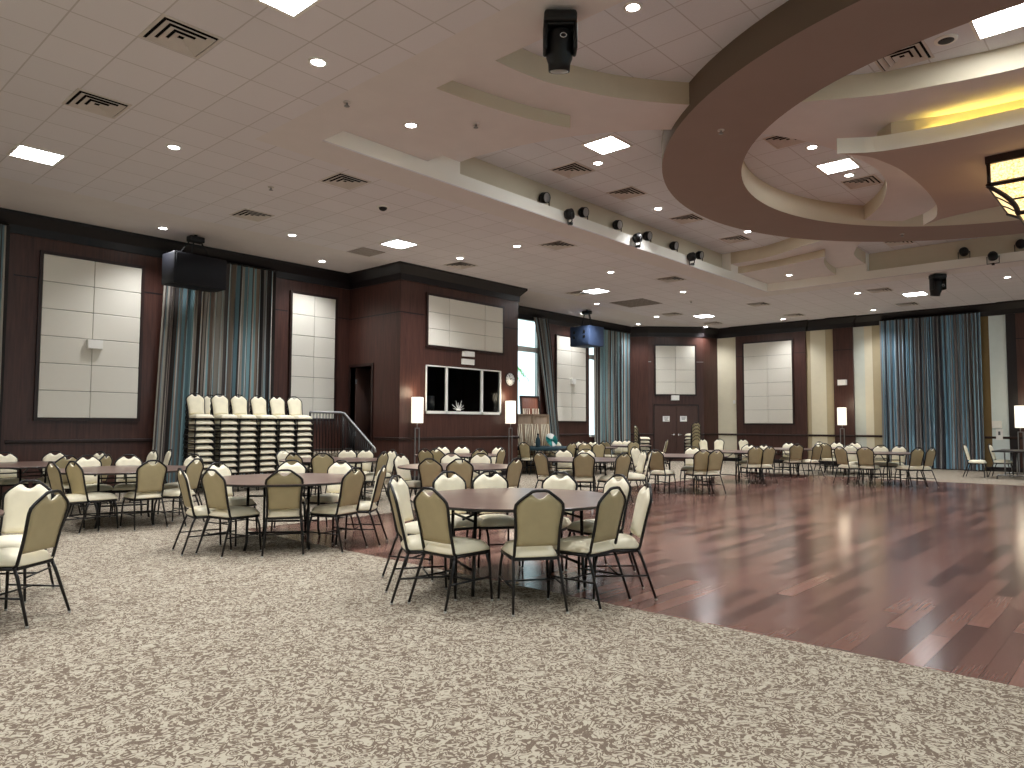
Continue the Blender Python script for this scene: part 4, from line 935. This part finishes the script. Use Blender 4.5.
# ------------------------------------------------------------------ trestle table, folded tables, teal objects
t = thing('trestle_table', 'rectangular table with grey trestle legs at the right edge', 'table', (24.8, 3.2, 0), math.radians(90))
MB().rbox((-.4, -.95, .745), (.4, .95, .785), .01, 1).build('tabletop', [M['edge']], t)
for s_ in (-1, 1):
    y = s_*.62; MB().tube([(-.33, y, 0), (-.33, y, .07), (-.3, y, .1), (.3, y, .1), (.33, y, .07), (.33, y, 0)], .02, 8).build('leg', M['steel'], t)
    q = MB(); q.tube([(-.14, y, .1), (-.14, y, .745)], .018, 8); q.tube([(.14, y, .1), (.14, y, .745)], .018, 8); q.build('upright', M['steel'], t)
def folded(lb, loc, rz, w_, h_, lean, m_, legs=True):
    t = thing('folded_table', lb, 'folded table', loc, rz); R4 = Matrix.Rotation(lean, 4, 'X')
    g = MB().rbox((-w_/2, -.02, 0), (w_/2, .02, h_), .006, 1)
    for i, p in enumerate(g.v): g.v[i] = tuple(R4 @ Vector(p))
    g.build('board', m_, t)
    e = MB()
    for a, b_ in (((-w_/2, 0), (-w_/2+.05, h_)), ((w_/2-.05, 0), (w_/2, h_)), ((-w_/2, h_-.05), (w_/2, h_)), ((-w_/2, 0), (w_/2, .05))): e.box((a[0], -.045, a[1]), (b_[0], -.02, b_[1]))
    for i, p in enumerate(e.v): e.v[i] = tuple(R4 @ Vector(p))
    e.build('edge_rail', M['table_wood'] if m_ != M['table_red'] else M['frame_wood'], t)
    if legs:
        for s_ in (-1, 1):
            q = MB(); x = s_*w_*.25; hh = h_*.36
            q.tube([R4 @ Vector(p) for p in ((x-w_*.16, -.06, h_*.15), (x-w_*.16, -.06, h_*.82), (x+w_*.16, -.06, h_*.82), (x+w_*.16, -.06, h_*.15))], .014, 6, True)
            for k in (-.08, 0, .08): q.tube([R4 @ Vector((x+w_*k-w_*.03, -.06, h_*.82)), R4 @ Vector((x+w_*k+w_*.04, -.055, h_*.3))], .011, 6)
            q.build('folding_leg', M['vinyl'], t)
    return t
LN = math.radians(-9)
p = pY(525, 430, 14.95); folded('folded tan table leaning under the bright window, front left of the pair', (p.x, 14.95, 0), math.radians(-30), .72, 1.82, LN, M['table_wood'])
p = pY(542, 430, 14.95); folded('folded tan table leaning under the bright window, front right of the pair', (p.x, 14.98, 0), math.radians(-30), .72, 1.82, LN, M['table_wood'])
p = pY(530, 430, 15.4); folded('folded tan table leaning just behind the front pair', (p.x, 15.4, 0), math.radians(-12), 1.5, 1.8, LN, M['table_wood'], False)
p = pY(533.5, 430, 15.75); folded('reddish folded table standing tallest behind the leaning tan ones', (p.x, 15.75, 0), math.radians(-12), .8, 2.45, math.radians(-6), M['table_red'])
# teal fan and blue bundle on the covered table
TC = Vector(P2(545, 17.0)+(0,))
q = MB(); q.lathe([(0, .797), (.985, .797), (1.0, .785), (1.0, .70), (.992, .70), (.985, .787), (0, .787)], 48, TC)
tag(q.build('tablecloth', M['teal_dark']), 'dark blue cloth covering the round table with the teal fan', 'tablecloth')
p = pY(551.5, 440, TC.y-.1)
t = thing('paper_fan', 'round teal and white paper fan lying against the table chairs', 'fan', (p.x, TC.y-.1, .8)); t.scale = (1, 1, .75)
R4 = Matrix.Rotation(math.radians(75), 4, 'X')
v = []; NF = 40
q = MB()
for k in range(NF):
    a0, a1 = k/NF*PI*1.999, (k+1)/NF*PI*1.999; am = (a0+a1)/2
    P = [R4 @ Vector((math.cos(a)*r_, math.sin(a)*r_, z)) + Vector((0, 0, .27)) for a, r_, z in ((a0, .04, 0), (a0, .27, 0), (am, .27, .02), (a1, .27, 0), (a1, .04, 0), (am, .04, .01))]
    q.add(P, [(0, 1, 2, 5), (5, 2, 3, 4)], 1 if 4 < k < 16 or 28 < k < 34 else 0)
q.build('pleats', [M['teal'], M['paper']], t)
MB().lathe([(0, 0), (.05, 0), (.05, .02), (0, .03)], 12, (0, 0, .27), M4=R4).build('hub', M['teal'], t)
p = pY(538, 440, TC.y-.2); t = thing('dark_bottle', 'dark blue bottle standing on the covered table left of the fan', 'bottle', (p.x, TC.y-.2, .8))
MB().lathe([(0, 0), (.07, 0), (.075, .02), (.075, .2), (.05, .26), (.025, .3), (.025, .36), (0, .36)], 16).build('body', M['teal_dark'], t); MB().lathe([(0, .36), (.03, .36), (.03, .4), (0, .405)], 12).build('cap', M['black'], t)
# palm outside the window
t = thing('palm', 'bright green palm seen outside the window beside the clock', 'palm', (20.6, 19.5, 0))
MB().tube([(0, 0, 0), (.05, 0, 1.5), (0, .05, 3.3)], [.14, .11, .09], 10).build('trunk', M['bark'], t)
q = MB()
for k in range(14):
    a = k*2.4; L_ = 1.0+.2*(k % 3); pts = [Vector((math.cos(a)*L_*s_, math.sin(a)*L_*s_, 3.3+.7*math.sin(s_*2.4)-.45*s_*s_*(1+.3*(k % 2)))) for s_ in (0, .25, .5, .75, 1)]
    q.tube(pts, [.02, .016, .012, .008, .004], 5)
    for s_ in range(3, 20):
        f_ = s_/20; i = min(3, int(f_*4)); b_ = pts[i].lerp(pts[i+1], f_*4-i); dr_ = (pts[i+1]-pts[i]).normalized(); sd = dr_.cross(Vector((0, 0, 1))).normalized()
        for g in (-1, 1):
            tip = b_+sd*g*.32*(1-.5*f_)+dr_*.15-Vector((0, 0, .1)); q.add([b_, b_+dr_*.045, tip], [(0, 1, 2)])
q.build('fronds', M['leaf'], t)
g = MB(); g.box((8, YO2, -.2), (40, 45, -.1)); struct(g, 'ground_outside', M['wallpaper_cream'])
# ------------------------------------------------------------------ world
wd = bpy.data.worlds.new('daylight'); SC.world = wd; wd.use_nodes = True
bg = wd.node_tree.nodes['Background']; bg.inputs['Color'].default_value = (.45, .62, .66, 1); bg.inputs['Strength'].default_value = .95
SC.cycles.use_denoising = True
SC.cycles.max_bounces = 8; SC.cycles.diffuse_bounces = 5; SC.cycles.glossy_bounces = 4; SC.cycles.transmission_bounces = 6
SC.cycles.sample_clamp_indirect = 6; SC.cycles.caustics_reflective = False; SC.cycles.caustics_refractive = False
